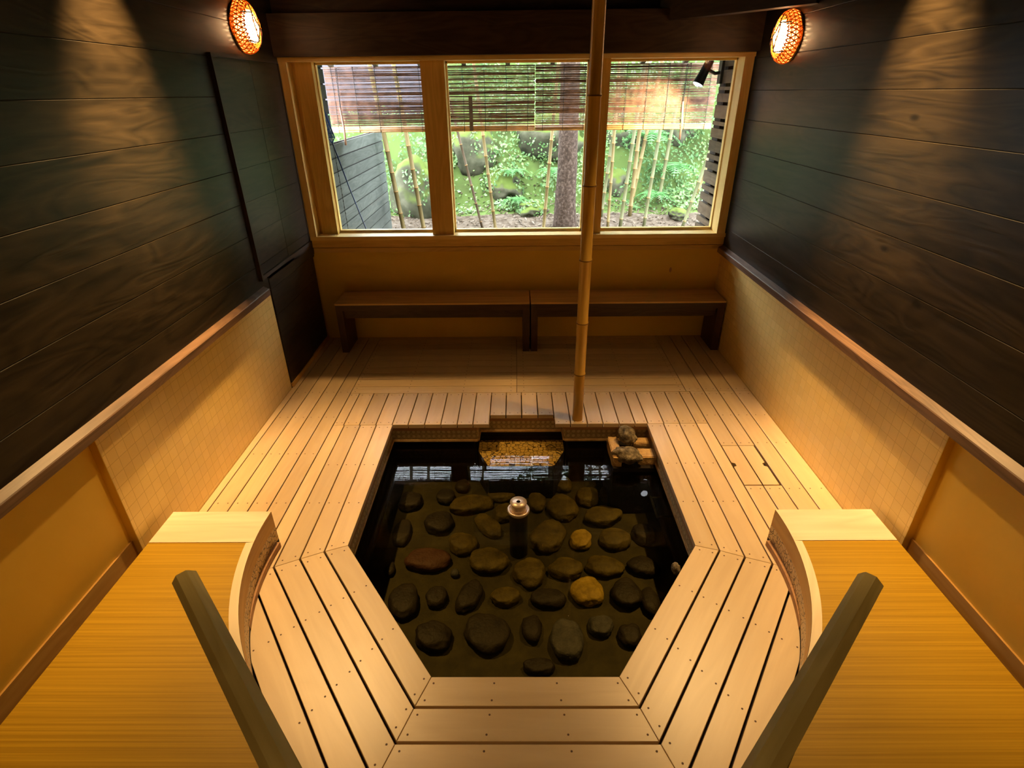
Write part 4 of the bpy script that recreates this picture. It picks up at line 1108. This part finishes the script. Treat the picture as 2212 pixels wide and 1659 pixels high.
# outdoor bamboo culms (base on the ground, tops beyond the eave)
def outdoor(p_low, p_high, r, mat, label, seed):
    a = Vector(p_low); b2 = Vector(p_high); d = (b2 - a).normalized()
    gz_ = ground_z(a.x, a.y); a2 = a + d * ((gz_ - .03 - a.z) / d.z); b3 = a + d * ((4.6 - a.z) / d.z)
    ln = (b3 - a2).length; rg = random.Random(seed); nodes = []; t = rg.uniform(.10, .22)
    while t < ln - .1: nodes.append(t / ln); t += rg.uniform(.21, .28)
    o = culm('bamboo_culm', a2, b3, r, r * .85, nodes, mat, None, 10, 1.16); 
    q = MB()
    for f in nodes:
        c = a2.lerp(b3, f); e = d * .0035; q.tube([c - e, c + e], r * 1.14, 10, caps=False)
    q.build('node_rings', 'bam_node', o)
    tag(o, label, 'bamboo', 'bamboo stems growing outside the window')
outdoor((-1.459, 7.2, .48), (-1.662, 7.2, 2.356), .028, 'bam_y', 'yellow bamboo stem next to the end of the grey siding', 1)
outdoor((-1.198, 7.2, .478), (-1.388, 7.2, 2.353), .027, 'bam_y', 'yellow bamboo stem second from the grey siding', 2)
outdoor((-.459, 7.6, .383), (-.723, 7.6, 1.557), .017, 'bam_b', 'thin brown leaning stem in the middle window pane', 3)
outdoor((-.277, 7.4, .426), (-.488, 7.4, 2.352), .021, 'bam_y', 'pale bamboo stem just right of the thin brown one', 4)
outdoor((.349, 7.2, .464), (.434, 7.2, 1.601), .021, 'bam_y', 'yellow bamboo stem just left of the tree trunk', 5)
outdoor((.98, 8.2, .55), (1.0, 8.2, 1.6), .022, 'bam_y', 'bamboo stem partly behind the trunk and the dividing post', 6)
outdoor((1.208, 8.0, .542), (1.298, 8.0, 1.576), .024, 'bam_g', 'greenish stem leaning, first right of the indoor bamboo pole', 7)
outdoor((1.244, 7.6, .404), (1.245, 7.6, 2.357), .020, 'bam_y', 'yellow stem crossing the greenish one, beside the dividing post', 8)
outdoor((1.418, 7.6, .492), (1.55, 7.6, 2.34), .024, 'bam_g', 'greenish stem leaning at the front of the cluster, dark foot', 9)
outdoor((1.61, 8.0, .483), (1.66, 8.0, 2.355), .028, 'bam_y', 'thick straight yellow stem in the middle of the cluster', 10)
outdoor((1.74, 8.5, .713), (1.96, 8.5, 2.372), .026, 'bam_y', 'pale yellow stem ending among rocks behind the cluster', 11)
outdoor((1.737, 7.6, .471), (1.87, 7.6, 2.323), .022, 'bam_g', 'greenish yellow stem at the fern side of the cluster', 12)
outdoor((2.116, 8.5, .538), (2.26, 8.5, 2.37), .026, 'bam_g', 'dim green stem standing among the ferns', 13)
outdoor((2.268, 7.6, .431), (2.60, 7.6, 1.85), .022, 'bam_g', 'leaning green stem near the slat screen with a dark foot', 14)
outdoor((2.633, 8.5, .552), (2.83, 8.5, 1.271), .022, 'bam_y', 'leaning yellow stem nearest the slat screen', 15)
# tree trunk
m = MB(); pts = []; rad = []
for i in range(26):
    t = i / 25; z = .30 + t * 4.6; pts.append((.645 + .02 * math.sin(z), 7.6, z)); rad.append(.128 + .05 * math.exp(-(z - .3) * 3) - .004 * z)
m.tube(pts, rad, 28)
o = m.build('tree_trunk', 'bark')
for v in o.data.vertices:
    n = noise.noise(Vector((v.co.x * 22, v.co.y * 22, v.co.z * 5))) * .012; d = Vector((v.co.x - .645, v.co.y - 7.6, 0)).normalized(); v.co += d * n
tag(o, 'rough brown tree trunk beyond the middle window pane', 'tree trunk')

# ------------------------------------------------------------------ lights
def spot(name, loc, target, power, col, size, blend=.6, rad=.05):
    l = bpy.data.lights.new(name, 'SPOT'); l.energy = power; l.color = col; l.spot_size = math.radians(size); l.spot_blend = blend; l.shadow_soft_size = rad
    o = bpy.data.objects.new(name, l); COL.objects.link(o); o.location = loc
    o.rotation_euler = (Vector(target) - Vector(loc)).to_track_quat('-Z', 'Y').to_euler(); return o
WARM = (1.0, .60, .22)
for sx, tx in ((-1, -1.36), (1, 1.42)):
    spot('ceiling_spot', (sx * 1.46, 3.02, 3.0), (tx * 1.0, 2.18, 0), 480, WARM, 60, 1, .03)
    spot('ceiling_spot', (sx * 1.05, 3.02, 3.0), (sx * .80, 3.72, 0), 150 if sx < 0 else 110, WARM, 44, .7, .012)  # added pair: warms the deck behind the pool, left one throws the pole shadow
    spot('ceiling_spot', (sx * .85, 2.35, 3.0), (sx * 1.80, 1.66, .42), 110, WARM, 34, 1, .04)  # added pair aimed outwards to brighten the plaster side walls
    spot('ceiling_spot', (sx * 1.1, -.2, 2.98), (sx * .9, 1.0, 0), 26, WARM, 90, 1, .06)
    spot('ceiling_spot', (sx * 1.42, 2.84, 3.04), (sx * 1.79, 2.80, 2.0), 560, WARM, 42, 1, .02)  # added wall washers, make the bright streaks of lamp spill on the boards
spot('garden_spot', tuple(p1 + dd * .004), tuple(p1 + Vector((-.19, .30, -.26))), 300, (1.0, .80, .52), 100, .9, .03)

wd = bpy.data.worlds.new('overcast_sky'); sc.world = wd; wd.use_nodes = True
nt = wd.node_tree; bg = nt.nodes['Background']
bg.inputs[0].default_value = (.88, .93, 1.0, 1); bg.inputs[1].default_value = 28.0
su = bpy.data.lights.new('sun', 'SUN'); su.energy = 5.0; su.angle = math.radians(25); su.color = (1, .97, .9)
so = bpy.data.objects.new('sun', su); COL.objects.link(so); so.rotation_euler = (math.radians(28), math.radians(-12), 0)

# ------------------------------------------------------------------ camera
cam = bpy.data.cameras.new('camera'); co = bpy.data.objects.new('camera', cam); COL.objects.link(co); sc.camera = co
f, pit, yaw, rol = 1183.58304, .4904366, -.011065139, -.011349295
cam.sensor_fit = 'HORIZONTAL'; cam.sensor_width = 36; cam.lens = 36 * f / 2212
cam.clip_start = .01; cam.clip_end = 200
cy, sy = math.cos(yaw), math.sin(yaw)
fw = Vector((sy * math.cos(pit), cy * math.cos(pit), -math.sin(pit))); r = Vector((cy, -sy, 0)); u = r.cross(fw)
c_, s_ = math.cos(rol), math.sin(rol); r2 = r * c_ + u * s_; u2 = -r * s_ + u * c_
mt = Matrix((r2, u2, -fw)).transposed().to_4x4(); mt.translation = (0, 0, 2.05); co.matrix_world = mt

sc.view_settings.view_transform = 'Standard'; sc.view_settings.look = 'None'; sc.view_settings.gamma = 1
sc.view_settings.exposure = 0
try: sc.view_settings.use_curve_mapping = False
except Exception: pass
sc.cycles.use_denoising = True
sc.cycles.max_bounces = 8; sc.cycles.transparent_max_bounces = 12
